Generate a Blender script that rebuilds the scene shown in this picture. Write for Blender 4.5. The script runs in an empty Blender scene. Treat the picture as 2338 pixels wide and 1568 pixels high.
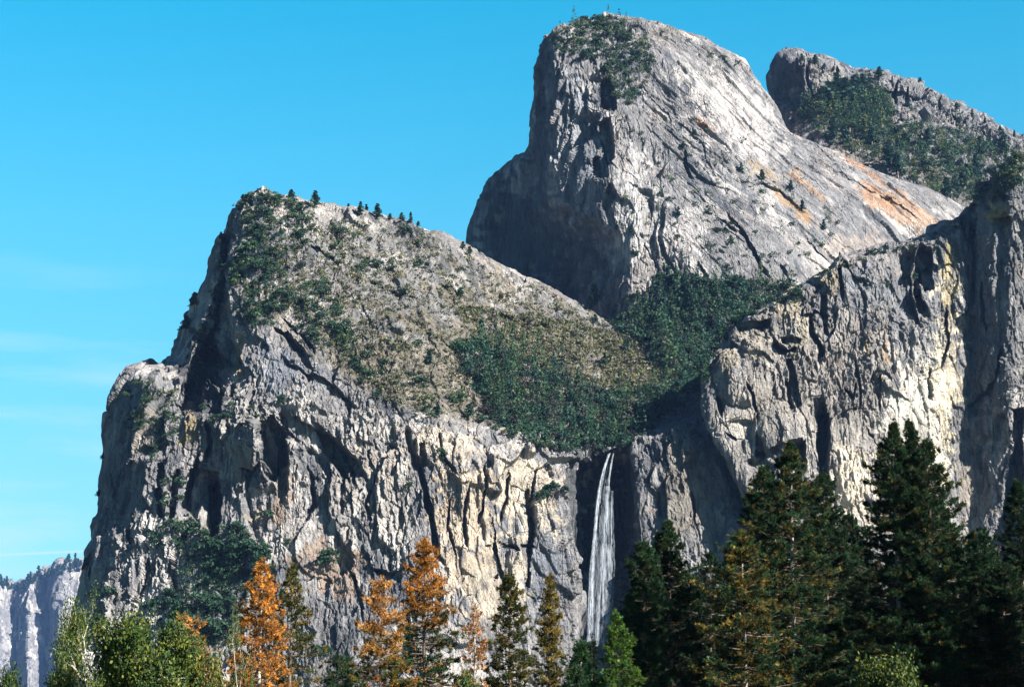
import bpy, math, random
import numpy as np
from mathutils import Vector

# ------------------------------------------------------------------ camera, sky, sun, exposure
SC = bpy.context.scene
F, CX, CY = 4208.0, 1169.0, 784.0          # focal length and centre, in units of a 2338 wide picture
PITCH = math.radians(11.5)
EYE = np.array([0.0, 0.0, 1.7])
cam = bpy.data.objects.new('camera', bpy.data.cameras.new('camera'))
SC.collection.objects.link(cam)
cam.location = EYE
cam.rotation_euler = (math.pi / 2 + PITCH, 0, 0)
cam.data.sensor_width = 36
cam.data.lens = F / 2338 * 36
cam.data.clip_start = 1
cam.data.clip_end = 60000
SC.camera = cam

SUN = np.array([0.68, -0.52, 0.56]); SUN /= np.linalg.norm(SUN)
sun_el = math.asin(SUN[2]); sun_rot = math.atan2(SUN[0], SUN[1])
world = bpy.data.worlds.new('World'); SC.world = world; world.use_nodes = True
wn = world.node_tree; wn.nodes.clear()
W = wn.nodes.new
sky = W('ShaderNodeTexSky'); sky.sky_type = 'NISHITA'; sky.sun_disc = False
sky.sun_elevation = sun_el; sky.sun_rotation = sun_rot
sky.air_density = 1.0; sky.dust_density = 0.6; sky.ozone_density = 2.0
tint = W('ShaderNodeMix'); tint.data_type = 'RGBA'; tint.blend_type = 'MULTIPLY'
tint.inputs[0].default_value = 1.0
wn.links.new(sky.outputs[0], tint.inputs[6])
# thin high cirrus and one faded contrail, as directions on the sky
tc = W('ShaderNodeTexCoord'); mp = W('ShaderNodeMapping'); mp.inputs['Scale'].default_value = (3.0, 3.0, 26.0)
mp.inputs['Rotation'].default_value = (0.0, 0.05, 0.0)
nz = W('ShaderNodeTexNoise'); nz.inputs['Scale'].default_value = 1.7; nz.inputs['Detail'].default_value = 7
nz.inputs['Roughness'].default_value = 0.55
rp = W('ShaderNodeValToRGB'); rp.color_ramp.elements[0].position = 0.50; rp.color_ramp.elements[1].position = 0.80
sep = W('ShaderNodeSeparateXYZ')
zr = W('ShaderNodeValToRGB'); e = zr.color_ramp.elements      # the blue deepens towards the zenith
e[0].position = 0.0; e[0].color = (0.34, 0.60, 0.66, 1); e[1].position = 0.75; e[1].color = (0.02, 0.06, 0.26, 1)
for p_, c_ in ((0.12, (0.36, 0.71, 0.76, 1)), (0.26, (0.24, 0.91, 0.92, 1)), (0.39, (0.04, 0.98, 1.03, 1)), (0.50, (0.03, 0.16, 0.46, 1))):
    q_ = e.new(p_); q_.color = c_
fx = W('ShaderNodeMapRange'); fx.inputs[1].default_value = 0.02; fx.inputs[2].default_value = -0.22
fz = W('ShaderNodeMapRange'); fz.inputs[1].default_value = 0.26; fz.inputs[2].default_value = 0.10
def wmath(op, a, b):
    m = W('ShaderNodeMath'); m.operation = op
    for i, v in enumerate((a, b)):
        if isinstance(v, (int, float)): m.inputs[i].default_value = v
        elif v is not None: wn.links.new(v, m.inputs[i])
    return m.outputs[0]
wn.links.new(tc.outputs['Generated'], mp.inputs[0]); wn.links.new(mp.outputs[0], nz.inputs[0])
wn.links.new(nz.outputs[0], rp.inputs[0]); wn.links.new(tc.outputs['Generated'], sep.inputs[0])
wn.links.new(sep.outputs[0], fx.inputs[0]); wn.links.new(sep.outputs[2], fz.inputs[0])
cl = wmath('MULTIPLY', wmath('MULTIPLY', rp.outputs[0], fx.outputs[0]), fz.outputs[0])
cl = wmath('MULTIPLY', cl, 0.9)
# contrail: a narrow band about elevation 3.6 degrees
bz = wmath('SUBTRACT', sep.outputs[2], wmath('MULTIPLY', sep.outputs[0], 0.07))
band = wmath('LESS_THAN', wmath('ABSOLUTE', wmath('SUBTRACT', bz, 0.102), None), 0.0006)
band = wmath('MULTIPLY', wmath('MULTIPLY', band, fx.outputs[0]), 0.5)
cl = wmath('MAXIMUM', cl, band)
cm = W('ShaderNodeMix'); cm.data_type = 'RGBA'; cm.inputs[7].default_value = (3.6, 4.6, 4.9, 1)
wn.links.new(sep.outputs[2], zr.inputs[0]); wn.links.new(zr.outputs[0], tint.inputs[7])
wn.links.new(cl, cm.inputs[0]); wn.links.new(tint.outputs[2], cm.inputs[6])
bg = W('ShaderNodeBackground'); bg.inputs[1].default_value = 0.05
wo = W('ShaderNodeOutputWorld')
wn.links.new(cm.outputs[2], bg.inputs[0]); wn.links.new(bg.outputs[0], wo.inputs[0])

sl = bpy.data.lights.new('sun', 'SUN'); sl.energy = 5.0; sl.angle = math.radians(0.5); sl.color = (1.0, 0.94, 0.875)
so = bpy.data.objects.new('sun', sl); SC.collection.objects.link(so)
so.rotation_euler = Vector(SUN).to_track_quat('Z', 'Y').to_euler()
so.location = (600, -600, 900)
SC.view_settings.view_transform = 'Standard'; SC.view_settings.look = 'None'
SC.view_settings.gamma = 1.0; SC.view_settings.use_curve_mapping = False
SC.view_settings.exposure = 2.1
SC.cycles.max_bounces = 5; SC.cycles.diffuse_bounces = 1; SC.cycles.glossy_bounces = 1
SC.cycles.transparent_max_bounces = 24; SC.cycles.volume_bounces = 0
SC.cycles.use_adaptive_sampling = False

# ------------------------------------------------------------------ numeric helpers
cp, sp_ = math.cos(PITCH), math.sin(PITCH)
def at(px, py, Y):
    """world point on the sight line of (px, py) whose distance ahead is Y"""
    px = np.asarray(px, float); py = np.asarray(py, float); Y = np.asarray(Y, float)
    a = (px - CX) / F; b = (CY - py) / F
    dy = cp - b * sp_; dz = sp_ + b * cp
    t = Y / dy
    return np.stack([a * t, Y + 0 * a, EYE[2] + dz * t], -1)
def to_px(P):
    d = P - EYE
    f = d[..., 1] * cp + d[..., 2] * sp_; u = -d[..., 1] * sp_ + d[..., 2] * cp
    return CX + F * d[..., 0] / f, CY - F * u / f

from concurrent.futures import ThreadPoolExecutor
POOL = ThreadPoolExecutor(4)
def chunked(fn):
    """run a per-point function over slices, on all cores"""
    def g(p, *a, **k):
        p = np.asarray(p); n = len(p)
        if n < 30000: return fn(p, *a, **k)
        cuts = list(range(0, n, 24000)) + [n]
        parts = list(POOL.map(lambda ab: fn(p[ab[0]:ab[1]], *a, **k), zip(cuts[:-1], cuts[1:])))
        if isinstance(parts[0], tuple): return tuple(np.concatenate(q) for q in zip(*parts))
        return np.concatenate(parts)
    return g
U = np.uint32
def h32(x):
    x = x ^ (x >> U(16)); x = x * U(0x7feb352d); x ^= x >> U(15)
    x *= U(0x846ca68b); x ^= x >> U(16)
    return x
def lat(f, m, seed, n):
    """lattice keys of the n neighbouring cells along each axis"""
    i = f.astype(np.int32).view(np.uint32)
    return [[(i[:, a] + U(q & 0xffffffff)) * U(m[a]) for q in n] for a in range(3)]
PR = (73856093, 19349663, 83492791)
def u01(h): return h.astype(np.float32) * np.float32(1 / 4294967296.0)
@chunked
def vnoise(p, seed=0):
    f = np.floor(p); t = (p - f).astype(np.float32); t = t * t * (3 - 2 * t)
    k = lat(f, PR, seed, (0, 1)); sd = U((seed * 2654435 + 12345) & 0xffffffff)
    r = 0
    for dx in (0, 1):
        wx = t[:, 0] if dx else 1 - t[:, 0]
        for dy in (0, 1):
            wy = wx * (t[:, 1] if dy else 1 - t[:, 1])
            for dz in (0, 1):
                r = r + wy * (t[:, 2] if dz else 1 - t[:, 2]) * u01(h32(k[0][dx] ^ k[1][dy] ^ k[2][dz] ^ sd))
    return r * 2 - 1
def fbm(p, octv=4, seed=0, gain=0.5, lac=2.03):
    r = 0; a = 1.0; s = 0
    for o in range(octv):
        r = r + a * vnoise(p * lac ** o + 17.3 * o, seed + o); s += a; a *= gain
    return r / s
@chunked
def voro(p, seed=0, jit=0.9):
    """nearest cell of a jittered lattice: offset from its centre, four random numbers, gap to the second nearest"""
    f = np.floor(p); n = len(p)
    d1 = np.full(n, 9e9, np.float32); d2 = d1.copy()
    ox = np.zeros(n, np.float32); oy = ox.copy(); oz = ox.copy(); hid = np.zeros(n, np.uint32)
    fr = (p - f).astype(np.float32)
    k = lat(f, PR, seed, (-1, 0, 1)); sd = U((seed * 2654435 + 12345) & 0xffffffff)
    for dx in (-1, 0, 1):
        for dy in (-1, 0, 1):
            kxy = k[0][dx + 1] ^ k[1][dy + 1] ^ sd
            for dz in (-1, 0, 1):
                h = h32(kxy ^ k[2][dz + 1])
                a = fr[:, 0] - (dx + 0.5 - jit / 2) - (h & U(1023)).astype(np.float32) * np.float32(jit / 1024)
                b = fr[:, 1] - (dy + 0.5 - jit / 2) - ((h >> U(10)) & U(1023)).astype(np.float32) * np.float32(jit / 1024)
                c = fr[:, 2] - (dz + 0.5 - jit / 2) - ((h >> U(20)) & U(1023)).astype(np.float32) * np.float32(jit / 1024)
                a2 = a * a; b2 = b * b; c2 = c * c; d = a2 * a2 + b2 * b2 + c2 * c2      # blocky cells, like jointed rock
                m = d < d1
                d2 = np.where(m, d1, np.minimum(d2, d)); d1 = np.where(m, d, d1)
                ox = np.where(m, a, ox); oy = np.where(m, b, oy); oz = np.where(m, c, oz); hid = np.where(m, h, hid)
    r = np.stack([u01(h32(hid + U(11 + q))) for q in range(4)], 1) * 2 - 1
    return np.stack([ox, oy, oz], 1), r, d2 ** 0.25 - d1 ** 0.25

# ------------------------------------------------------------------ object helpers
def props(o, label=None, cat=None, group=None, kind=None):
    if label: o['label'] = label
    if cat: o['category'] = cat
    if group: o['group'] = group
    if kind: o['kind'] = kind
    return o
def mesh_np(name, V, faces_list, smooth=False, cols=None):
    """faces_list: list of int arrays (n, k)"""
    me = bpy.data.meshes.new(name)
    V = np.asarray(V, np.float32)
    me.vertices.add(len(V)); me.vertices.foreach_set('co', V.ravel())
    tot = []; idx = []
    for fa in faces_list:
        if len(fa): tot.append(np.full(len(fa), fa.shape[1], np.int32)); idx.append(fa.astype(np.int32).ravel())
    tot = np.concatenate(tot); idx = np.concatenate(idx)
    me.loops.add(len(idx)); me.loops.foreach_set('vertex_index', idx)
    st = np.concatenate([[0], np.cumsum(tot)[:-1]]).astype(np.int32)
    me.polygons.add(len(tot)); me.polygons.foreach_set('loop_start', st)
    me.polygons.foreach_set('use_smooth', np.full(len(tot), smooth))
    if cols is not None:
        a = me.color_attributes.new('col', 'FLOAT_COLOR', 'POINT')
        c = np.ones((len(V), 4), np.float32); c[:, :3] = cols
        a.data.foreach_set('color', c.ravel())
    me.update(calc_edges=True)
    return me
def link(name, me, mat=None, parent=None):
    o = bpy.data.objects.new(name, me); SC.collection.objects.link(o)
    if mat is not None and me is not None and not me.materials: me.materials.append(mat)
    if parent is not None: o.parent = parent
    return o

# ------------------------------------------------------------------ materials
def mat(name):
    m = bpy.data.materials.new(name); m.use_nodes = True
    nt = m.node_tree; b = nt.nodes['Principled BSDF']; b.inputs['Specular IOR Level'].default_value = 0.2
    return m, nt, b
def nmath(nt, op, a, b=None):
    m = nt.nodes.new('ShaderNodeMath'); m.operation = op
    for i, v in enumerate((a, b)):
        if isinstance(v, (int, float)): m.inputs[i].default_value = v
        elif v is not None: nt.links.new(v, m.inputs[i])
    return m.outputs[0]
def noise_node(nt, scale, vec_scale, detail=6, rough=0.6):
    t = nt.nodes.new('ShaderNodeTexCoord'); mp = nt.nodes.new('ShaderNodeMapping'); mp.inputs['Scale'].default_value = vec_scale
    n = nt.nodes.new('ShaderNodeTexNoise'); n.inputs['Scale'].default_value = scale
    n.inputs['Detail'].default_value = detail; n.inputs['Roughness'].default_value = rough
    nt.links.new(t.outputs['Object'], mp.inputs[0]); nt.links.new(mp.outputs[0], n.inputs[0])
    return n.outputs[0]
def rock_mat():
    m, nt, b = mat('granite'); L = nt.links.new
    at_ = nt.nodes.new('ShaderNodeAttribute'); at_.attribute_name = 'col'
    n1 = noise_node(nt, 0.16, (1, 1, 0.22), 8, 0.62)     # weathering drawn down the wall
    n2 = noise_node(nt, 0.55, (1, 1, 0.7), 6, 0.65)      # speckle
    r1 = nt.nodes.new('ShaderNodeMapRange'); r1.inputs[1].default_value = 0.3; r1.inputs[2].default_value = 0.7
    r1.inputs[3].default_value = 0.62; r1.inputs[4].default_value = 1.32; L(n1, r1.inputs[0])
    r2 = nt.nodes.new('ShaderNodeMapRange'); r2.inputs[1].default_value = 0.3; r2.inputs[2].default_value = 0.7
    r2.inputs[3].default_value = 0.7; r2.inputs[4].default_value = 1.28; L(n2, r2.inputs[0])
    k = nmath(nt, 'MULTIPLY', r1.outputs[0], r2.outputs[0])
    mx = nt.nodes.new('ShaderNodeVectorMath'); mx.operation = 'SCALE'
    L(at_.outputs['Color'], mx.inputs[0]); L(k, mx.inputs['Scale']); L(mx.outputs[0], b.inputs['Base Color'])
    b.inputs['Roughness'].default_value = 0.85
    def joints(sc, vs, width, deep, warp_):
        t = nt.nodes.new('ShaderNodeTexCoord'); mp = nt.nodes.new('ShaderNodeMapping'); mp.inputs['Scale'].default_value = vs
        nz = nt.nodes.new('ShaderNodeTexNoise'); nz.inputs['Scale'].default_value = sc * 1.5; nz.inputs['Detail'].default_value = 4
        ad = nt.nodes.new('ShaderNodeVectorMath'); ad.operation = 'MULTIPLY_ADD'; ad.inputs[1].default_value = (warp_ / sc,) * 3
        L(t.outputs['Object'], mp.inputs[0]); L(mp.outputs[0], nz.inputs[0]); L(nz.outputs['Color'], ad.inputs[0]); L(mp.outputs[0], ad.inputs[2])
        v = nt.nodes.new('ShaderNodeTexVoronoi'); v.feature = 'DISTANCE_TO_EDGE'; v.inputs['Scale'].default_value = sc; L(ad.outputs[0], v.inputs['Vector'])
        r = nt.nodes.new('ShaderNodeMapRange'); r.inputs[1].default_value = 0.0; r.inputs[2].default_value = width
        r.inputs[3].default_value = -deep; r.inputs[4].default_value = 0.0; L(v.outputs['Distance'], r.inputs[0])
        return r.outputs[0]
    jm = nt.nodes.new('ShaderNodeMapRange'); jm.inputs[1].default_value = 0.42; jm.inputs[2].default_value = 0.62; L(noise_node(nt, 0.018, (1, 1, 1), 3), jm.inputs[0])
    jt = nmath(nt, 'MULTIPLY', nmath(nt, 'ADD', joints(0.045, (1, 1, 0.22), 0.04, 2.0, 0.5), joints(0.13, (1, 1, 0.3), 0.06, 0.7, 0.5)), jm.outputs[0])
    h = nmath(nt, 'ADD', jt, nmath(nt, 'ADD', nmath(nt, 'MULTIPLY', noise_node(nt, 0.22, (1, 1, 0.35), 9, 0.68), 3.0), nmath(nt, 'MULTIPLY', n2, 1.0)))
    bp = nt.nodes.new('ShaderNodeBump'); bp.inputs['Strength'].default_value = 1.0; bp.inputs['Distance'].default_value = 2.3
    L(h, bp.inputs['Height']); L(bp.outputs[0], b.inputs['Normal'])
    return m
M_ROCK = rock_mat()

# ------------------------------------------------------------------ rock masses
def cr_matrix(n_ctrl, counts, tens):
    rows = []
    for i in range(n_ctrl - 1):
        for q in range(counts[i]):
            t = q / counts[i]; w = np.zeros(n_ctrl)
            c = [-0.5 * t + t * t - 0.5 * t ** 3, 1 - 2.5 * t * t + 1.5 * t ** 3, 0.5 * t + 2 * t * t - 1.5 * t ** 3, -0.5 * t * t + 0.5 * t ** 3]
            l = [0, 1 - t, t, 0]
            for k in range(4):
                j = min(max(i - 1 + k, 0), n_ctrl - 1)
                w[j] += tens * c[k] + (1 - tens) * l[k]
            rows.append(w)
    w = np.zeros(n_ctrl); w[-1] = 1; rows.append(w)
    return np.array(rows)

def seg_dist(px, py, pts):
    """distance to a polyline, signed side (+ = right hand of its direction seen in the picture), run 0..1"""
    best = np.full(px.shape, 1e9); side = np.zeros(px.shape); run = np.zeros(px.shape)
    pts = np.array(pts, float); sl_ = np.hypot(*(pts[1:] - pts[:-1]).T); tot = sl_.sum(); acc = 0
    for a, b, l in zip(pts[:-1], pts[1:], sl_):
        d = b - a; t = np.clip(((px - a[0]) * d[0] + (py - a[1]) * d[1]) / (l * l), 0, 1)
        ex = px - a[0] - t * d[0]; ey = py - a[1] - t * d[1]; dist = np.hypot(ex, ey)
        m = dist < best
        best = np.where(m, dist, best)
        side = np.where(m, np.sign(d[0] * (py - a[1]) - d[1] * (px - a[0])), side)
        run = np.where(m, (acc + t * l) / tot, run); acc += l
    return best, side, run

def carve(PX, PY, Y, feats, rng):
    wob = fbm(np.stack([PX.ravel() / 22, PY.ravel() / 34, 0 * PX.ravel()], 1), 4, 77, 0.6).reshape(PX.shape)
    wob2 = fbm(np.stack([PX.ravel() / 22, PY.ravel() / 34, 5 + 0 * PX.ravel()], 1), 4, 78, 0.6).reshape(PX.shape)
    QX = PX + wob * 8; QY = PY + wob2 * 8
    for f in feats:
        kind, pts, w, h = f[0], f[1], f[2], f[3]
        fall = f[4] if len(f) > 4 else 60
        P = np.array(pts, float)
        if kind == 'step':
            dv = P[-1] - P[0]
            if (abs(dv[1]) >= abs(dv[0]) and dv[1] < 0) or (abs(dv[1]) < abs(dv[0]) and dv[0] < 0): pts = pts[::-1]
        if kind == 'dent':
            b = (QX > P[:, 0].min() - 3) & (QX < P[:, 0].max() + 3) & (QY > P[:, 1].min() - 3) & (QY < P[:, 1].max() + 3)
            if not b.any(): continue
            x, y = QX[b], QY[b]; c = np.zeros(len(x), bool)
            for i_ in range(len(P)):
                (x1, y1), (x2, y2) = P[i_], P[(i_ + 1) % len(P)]
                if y1 != y2: c ^= ((y1 > y) != (y2 > y)) & (x < (x2 - x1) * (y - y1) / (y2 - y1) + x1)
            d = seg_dist(x, y, np.vstack([P, P[:1]]))[0]
            Y[b] += np.where(c, h * np.clip(d / w, 0, 1), 0)
            continue
        R = max(w, fall if kind.startswith('step') else w) * 3 + 12
        m = (QX > P[:, 0].min() - R) & (QX < P[:, 0].max() + R) & (QY > P[:, 1].min() - R) & (QY < P[:, 1].max() + R)
        if not m.any(): continue
        x, y = QX[m], QY[m]
        if kind == 'bump':
            d = np.hypot((x - P[0, 0]) / w, (y - P[0, 1]) / fall)
            Y[m] -= h * np.clip(1 - d * d, 0, 1) ** 0.7
            continue
        d, s, run = seg_dist(x, y, pts)
        end = np.clip(np.minimum(run, 1 - run) * 6, 0.12, 1)
        inside = (run > 0) & (run < 1)
        end = np.where(inside, end, 0.12 * np.exp(-d / 8))
        if kind == 'crack':
            ww = w * (0.5 + 0.4 * end)
            Y[m] += 1.35 * h * end * np.clip(1 - (d / ww) ** 2, 0, 1) ** 0.8
        else:                                  # step: the right-hand side is set back by h, easing over fall
            prof = np.clip(d / max(w, 0.1), 0, 1) * np.exp(-(d / fall) ** 2)
            Y[m] += np.where(s > 0, 1.3 * h * end * prof, 0)
    return Y

STORE = []      # (px, py, P, N) of every mass, to plant things on
def mass(name, ctrl, step, tens, feats, style, colour, label, wrap=(1, 1), cat='mountain'):
    ctrl = np.array(ctrl, float); R, C, _ = ctrl.shape
    def count(d, p):
        px = np.hypot(d[..., 0], d[..., 1]).max(); dy = np.abs(d[..., 2]).max() * 0.8
        return int(min(max(px / step, min(dy / 1.15, 150), 2), 400))
    cc = [count(ctrl[1:, j + 1] - ctrl[1:, j], 0) for j in range(C - 1)]
    rr = [count(ctrl[i + 1, wrap[0]:C - wrap[1]] - ctrl[i, wrap[0]:C - wrap[1]], 0) for i in range(R - 1)]
    Wc = cr_matrix(C, cc, tens); Wr = cr_matrix(R, rr, tens)
    G = np.einsum('ar,rck,bc->abk', Wr, ctrl, Wc)
    PX, PY, Y = G[..., 0].copy(), G[..., 1].copy(), G[..., 2].copy()
    rng = np.random.default_rng(5)
    Y = carve(PX, PY, Y, feats, rng)
    P = at(PX, PY, Y); n0, n1 = PX.shape
    # smoothed normals of the carved form
    def normals(P):
        du = np.gradient(P, axis=1); dv = np.gradient(P, axis=0)
        n = np.cross(du, dv); n /= np.linalg.norm(n, axis=-1, keepdims=True) + 1e-9
        flip = (n[..., 1] > 0.0).mean() > 0.5
        return -n if flip else n
    Pm = at(G[..., 0], G[..., 1], G[..., 2]); N = normals(Pm)
    # the wrap columns turn away; keep their direction consistent
    flat = P.reshape(-1, 3); nf = N.reshape(-1, 3); pxf = PX.ravel(); pyf = PY.ravel()
    disp, info = style(flat, pxf, pyf, nf)
    # soften the steps a little, and strongly where the wall turns edge-on and the grid samples it coarsely
    D = disp.reshape(n0, n1)
    def blur(D):
        D = D.copy(); D[1:-1] = (D[:-2] + 2 * D[1:-1] + D[2:]) / 4; D[:, 1:-1] = (D[:, :-2] + 2 * D[:, 1:-1] + D[:, 2:]) / 4
        return D
    D1 = 0.65 * D + 0.35 * blur(D); D2 = D
    for _ in range(7): D2 = blur(D2)
    g = sm(np.abs(N[..., 1]), 0.25, 0.6)
    disp = (D1 * g + D2 * (1 - g)).ravel()
    flat = flat + nf * disp[:, None]
    P = flat.reshape(n0, n1, 3); N2 = normals(P).reshape(-1, 3)
    cols = colour(flat, pxf, pyf, N2, info)
    i = np.arange(n0 * n1).reshape(n0, n1)
    q = np.stack([i[:-1, :-1], i[1:, :-1], i[1:, 1:], i[:-1, 1:]], -1).reshape(-1, 4)
    fn = np.cross(flat[q[:1, 1]] - flat[q[:1, 0]], flat[q[:1, 3]] - flat[q[:1, 0]])
    me = mesh_np(name, flat, [q], False, cols)
    o = link(name, me, M_ROCK)
    props(o, label, cat, None, 'structure')
    STORE.append((to_px(flat), flat, N2))
    return o

def facets(p, s, ax, seed, tilt, off, shear=0.0):
    """chiselled granite: every cell is a tilted plate at its own depth.  ax = stretch along x, y, z"""
    q = np.stack([(p[:, 0] - shear * p[:, 2]) / (s * ax[0]), p[:, 1] / (s * ax[1]), p[:, 2] / (s * ax[2])], 1)
    o, r, gap = voro(q, seed)
    d = s * (off * r[:, 0] + tilt * (o[:, 0] * r[:, 1] * 1.2 + o[:, 2] * r[:, 2] * 0.8 + o[:, 1] * 0.3 * r[:, 3]))
    return d, r, gap
def warp(p, s, a, seed):
    return p + a * np.stack([fbm(p / s, 3, seed), fbm(p / s, 3, seed + 9), fbm(p / s, 3, seed + 19)], 1)
def sm(x, a, b):
    t = np.clip((x - a) / (b - a), 0, 1); return t * t * (3 - 2 * t)

def style_wall(scale=1.0, shear=0.0, seed=1, amp=1.0, vert=2.6, soft=None):
    """soft(px, py): 0 on walls .. 1 on broken slopes"""
    def f(p, px, py, n):
        q = warp(p, 60 * scale, 6 * scale, seed)
        k = np.zeros(len(p)) if soft is None else soft(px, py)
        d1, r1, g1 = facets(q, 46 * scale, (1, 1, vert), seed + 1, 0.30, 0.10, shear)
        d2, r2, g2 = facets(q, 17 * scale, (1, 1, vert), seed + 2, 0.34, 0.12, shear)
        q2 = warp(p, 14, 1.1, seed + 40)
        d3, r3, g3 = facets(q2, 6.5, (1, 1.3, vert * 0.8), seed + 3, 0.42, 0.15, shear)
        d4, r4, g4 = facets(q2, 2.8, (1, 1.3, 1.6), seed + 4, 0.4, 0.15, shear)
        d5, r5, g5 = facets(q2, 4.2, (0.8, 1.2, 5.5), seed + 7, 0.5, 0.22, shear)
        rid = fbm(np.stack([q[:, 0] / (9 * scale) - shear * q[:, 2] / (9 * scale), q[:, 1] / (9 * scale), q[:, 2] / (60 * scale)], 1), 4, seed + 5)
        big = fbm(p / (130 * scale), 3, seed + 6)
        crk = -2.6 * scale * np.clip(1 - g2 / 0.05, 0, 1) * (r2[:, 3] > 0.1)
        msk = 0.45 + 0.9 * sm(fbm(p / 70, 2, seed + 8), -0.3, 0.4)      # calm slabs between broken ground
        d = amp * (big * 9 + d1 * 0.8 + d2 * (0.5 + 0.5 * msk) + d3 * msk + d4 * msk * 1.1 + d5 * msk + rid * 0.8 * msk + crk)
        d = d * (1 - 0.35 * k) + k * (fbm(p / 9, 4, seed + 9) * 3.2)
        return d, (r1, r2, r3, g2, k)
    return f

GR = np.array([0.285, 0.282, 0.29]); GW = np.array([0.76, 0.71, 0.66]); GD = np.array([0.11, 0.125, 0.15])
GP = np.array([0.46, 0.39, 0.36]); GO = np.array([0.46, 0.25, 0.11]); GY = np.array([0.42, 0.34, 0.10]); SOIL = np.array([0.25, 0.215, 0.15])
def mixc(c, t, d): return c + (d - c) * np.clip(t, 0, 1)[:, None]
def stain_shade(px, py, cx, cy, rx, ry, ang, seed):
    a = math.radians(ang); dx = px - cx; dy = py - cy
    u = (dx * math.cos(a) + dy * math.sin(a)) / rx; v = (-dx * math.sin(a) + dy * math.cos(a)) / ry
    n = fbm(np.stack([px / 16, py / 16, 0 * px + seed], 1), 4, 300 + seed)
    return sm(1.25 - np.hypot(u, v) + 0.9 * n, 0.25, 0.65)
def rock_colour(seed, pale=0.4, warm=0.3, dark=0.3, stain_shades=(), soil=None, shear=0.0):
    def f(p, px, py, n, info):
        r1, r2, r3, g2, k = info
        c = np.tile(GR, (len(p), 1))
        a = fbm(p / 85, 4, seed + 50)
        c = mixc(c, sm(a + 0.35 * r2[:, 1], 0.2 - pale, 1.0 - pale) * 0.85, GW)
        b = fbm(p / 50 + 7, 4, seed + 51)
        c = mixc(c, sm(b + 0.3 * r3[:, 2], 0.45 - warm * 0.6, 1.0 - warm * 0.6) * 0.7, GP)
        st = fbm(np.stack([(p[:, 0] - shear * p[:, 2]) / 5.5, p[:, 1] / 9, p[:, 2] / 70], 1), 4, seed + 52)
        e = fbm(p / 60 - 3, 3, seed + 53)
        c = mixc(c, sm(st * 1.1 + e, 0.45 - dark, 0.95 - dark) * 0.8, GD)
        c = mixc(c, (sm(-st * 1.2 + e * 0.4, 0.35, 0.7)) * 0.35, GW)
        for s in stain_shades:
            c = mixc(c, stain_shade(px, py, *s[0], int(s[0][0]) % 97) * s[2], np.array(s[1]))
        if soil is not None:
            so_ = soil(px, py, n, p)
            c = mixc(c, so_, SOIL)
        c *= (1 + 0.16 * r2[:, 3] + 0.14 * r3[:, 0])[:, None]
        return np.clip(c * 0.47, 0.01, 0.6)
    return f

STEP = 1.7
# --- distant ridge at the lower left
H = []
sil = [(-160, 1290), (-60, 1318), (0, 1326), (35, 1334), (70, 1322), (105, 1302), (140, 1290), (180, 1283), (240, 1270), (340, 1240)]
dep = [4500, 4470, 4430, 4500, 4420, 4520, 4400, 4480, 4400, 4450]
for k, (dy, dY) in enumerate([(25, 500), (0, 60), (45, -10), (110, -60), (190, -110), (260, -150), (400, -230)]):
    H.append([(x + (0 if k < 2 else (6 if i % 2 else -5)), y + dy, d + dY) for i, ((x, y), d) in enumerate(zip(sil, dep))])
F_H = []
H = [[(x, y, d * 3.5) for x, y, d in row] for row in H]
mass('mountain_far', H, 1.8, 0.5, F_H, style_wall(4.0, 0.12, 70, 1.6, 3.2), rock_colour(70, 0.35, 0.1, 0.25),
     'distant pale granite ridge fading blue with haze at the lower left corner')

# --- far summit at the upper right
B = [
 [(1800,150,3700),(1800,150,3500),(1815,140,3450),(1850,140,3450),(1950,175,3450),(2080,200,3450),(2200,268,3450),(2338,330,3450),(2560,420,3450)],
 [(1800,150,3350),(1774,133,3080),(1797,126,3010),(1850,128,3000),(1950,163,3000),(2080,186,3000),(2200,255,2980),(2338,315,2960),(2560,410,2940)],
 [(1790,185,3350),(1757,178,3080),(1812,170,2965),(1855,172,2950),(1950,205,2950),(2080,228,2950),(2200,290,2930),(2338,350,2900),(2560,450,2880)],
 [(1790,235,3350),(1758,232,3070),(1818,230,2955),(1872,232,2915),(1950,252,2910),(2080,262,2890),(2200,325,2870),(2338,395,2840),(2560,480,2820)],
 [(1790,300,3300),(1758,300,3000),(1818,300,2890),(1880,300,2830),(1960,310,2810),(2080,330,2800),(2200,380,2780),(2338,450,2750),(2560,520,2740)],
 [(1790,420,3300),(1758,420,2900),(1818,420,2750),(1890,420,2700),(1980,420,2680),(2090,430,2660),(2210,460,2650),(2338,520,2640),(2560,580,2640)],
 [(1790,560,3300),(1758,560,2800),(1818,560,2700),(1900,560,2600),(1990,560,2580),(2100,560,2560),(2220,580,2560),(2338,620,2560),(2560,680,2560)]]
F_B = [('dent', [(1757,170),(1775,135),(1812,150),(1818,232),(1760,232)], 4, 22), ('crack', [(1842,150),(1846,190),(1860,225)], 5, 14), ('crack', [(1905,165),(1912,215)], 4, 9), ('crack', [(2140,225),(2150,260)], 4, 10), ('step', [(1990,200),(2060,205),(2120,225)], 3, 9, 20), ('crack', [(2180,262),(2195,300)], 4, 9), ('crack', [(2240,300),(2260,330)], 4, 9), ('dent', [(2200,395),(2230,385),(2240,410),(2215,420)], 3, 10),
 ('crack', [(2050,185),(2042,215),(2046,240)], 5, 14), ('crack', [(2075,190),(2070,220),(2068,245)], 5, 14),
 ('step', [(1845,250),(1843,200),(1832,150)], 3, 22, 40)]
soil_b = lambda px, py, n, p: 0.55 * sm(py - (0.42 * (px - 1800) + 215) + 40 * fbm(p / 40, 3, 5), 0, 40) * sm(fbm(p / 25, 3, 6), -0.35, 0.15)
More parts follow.
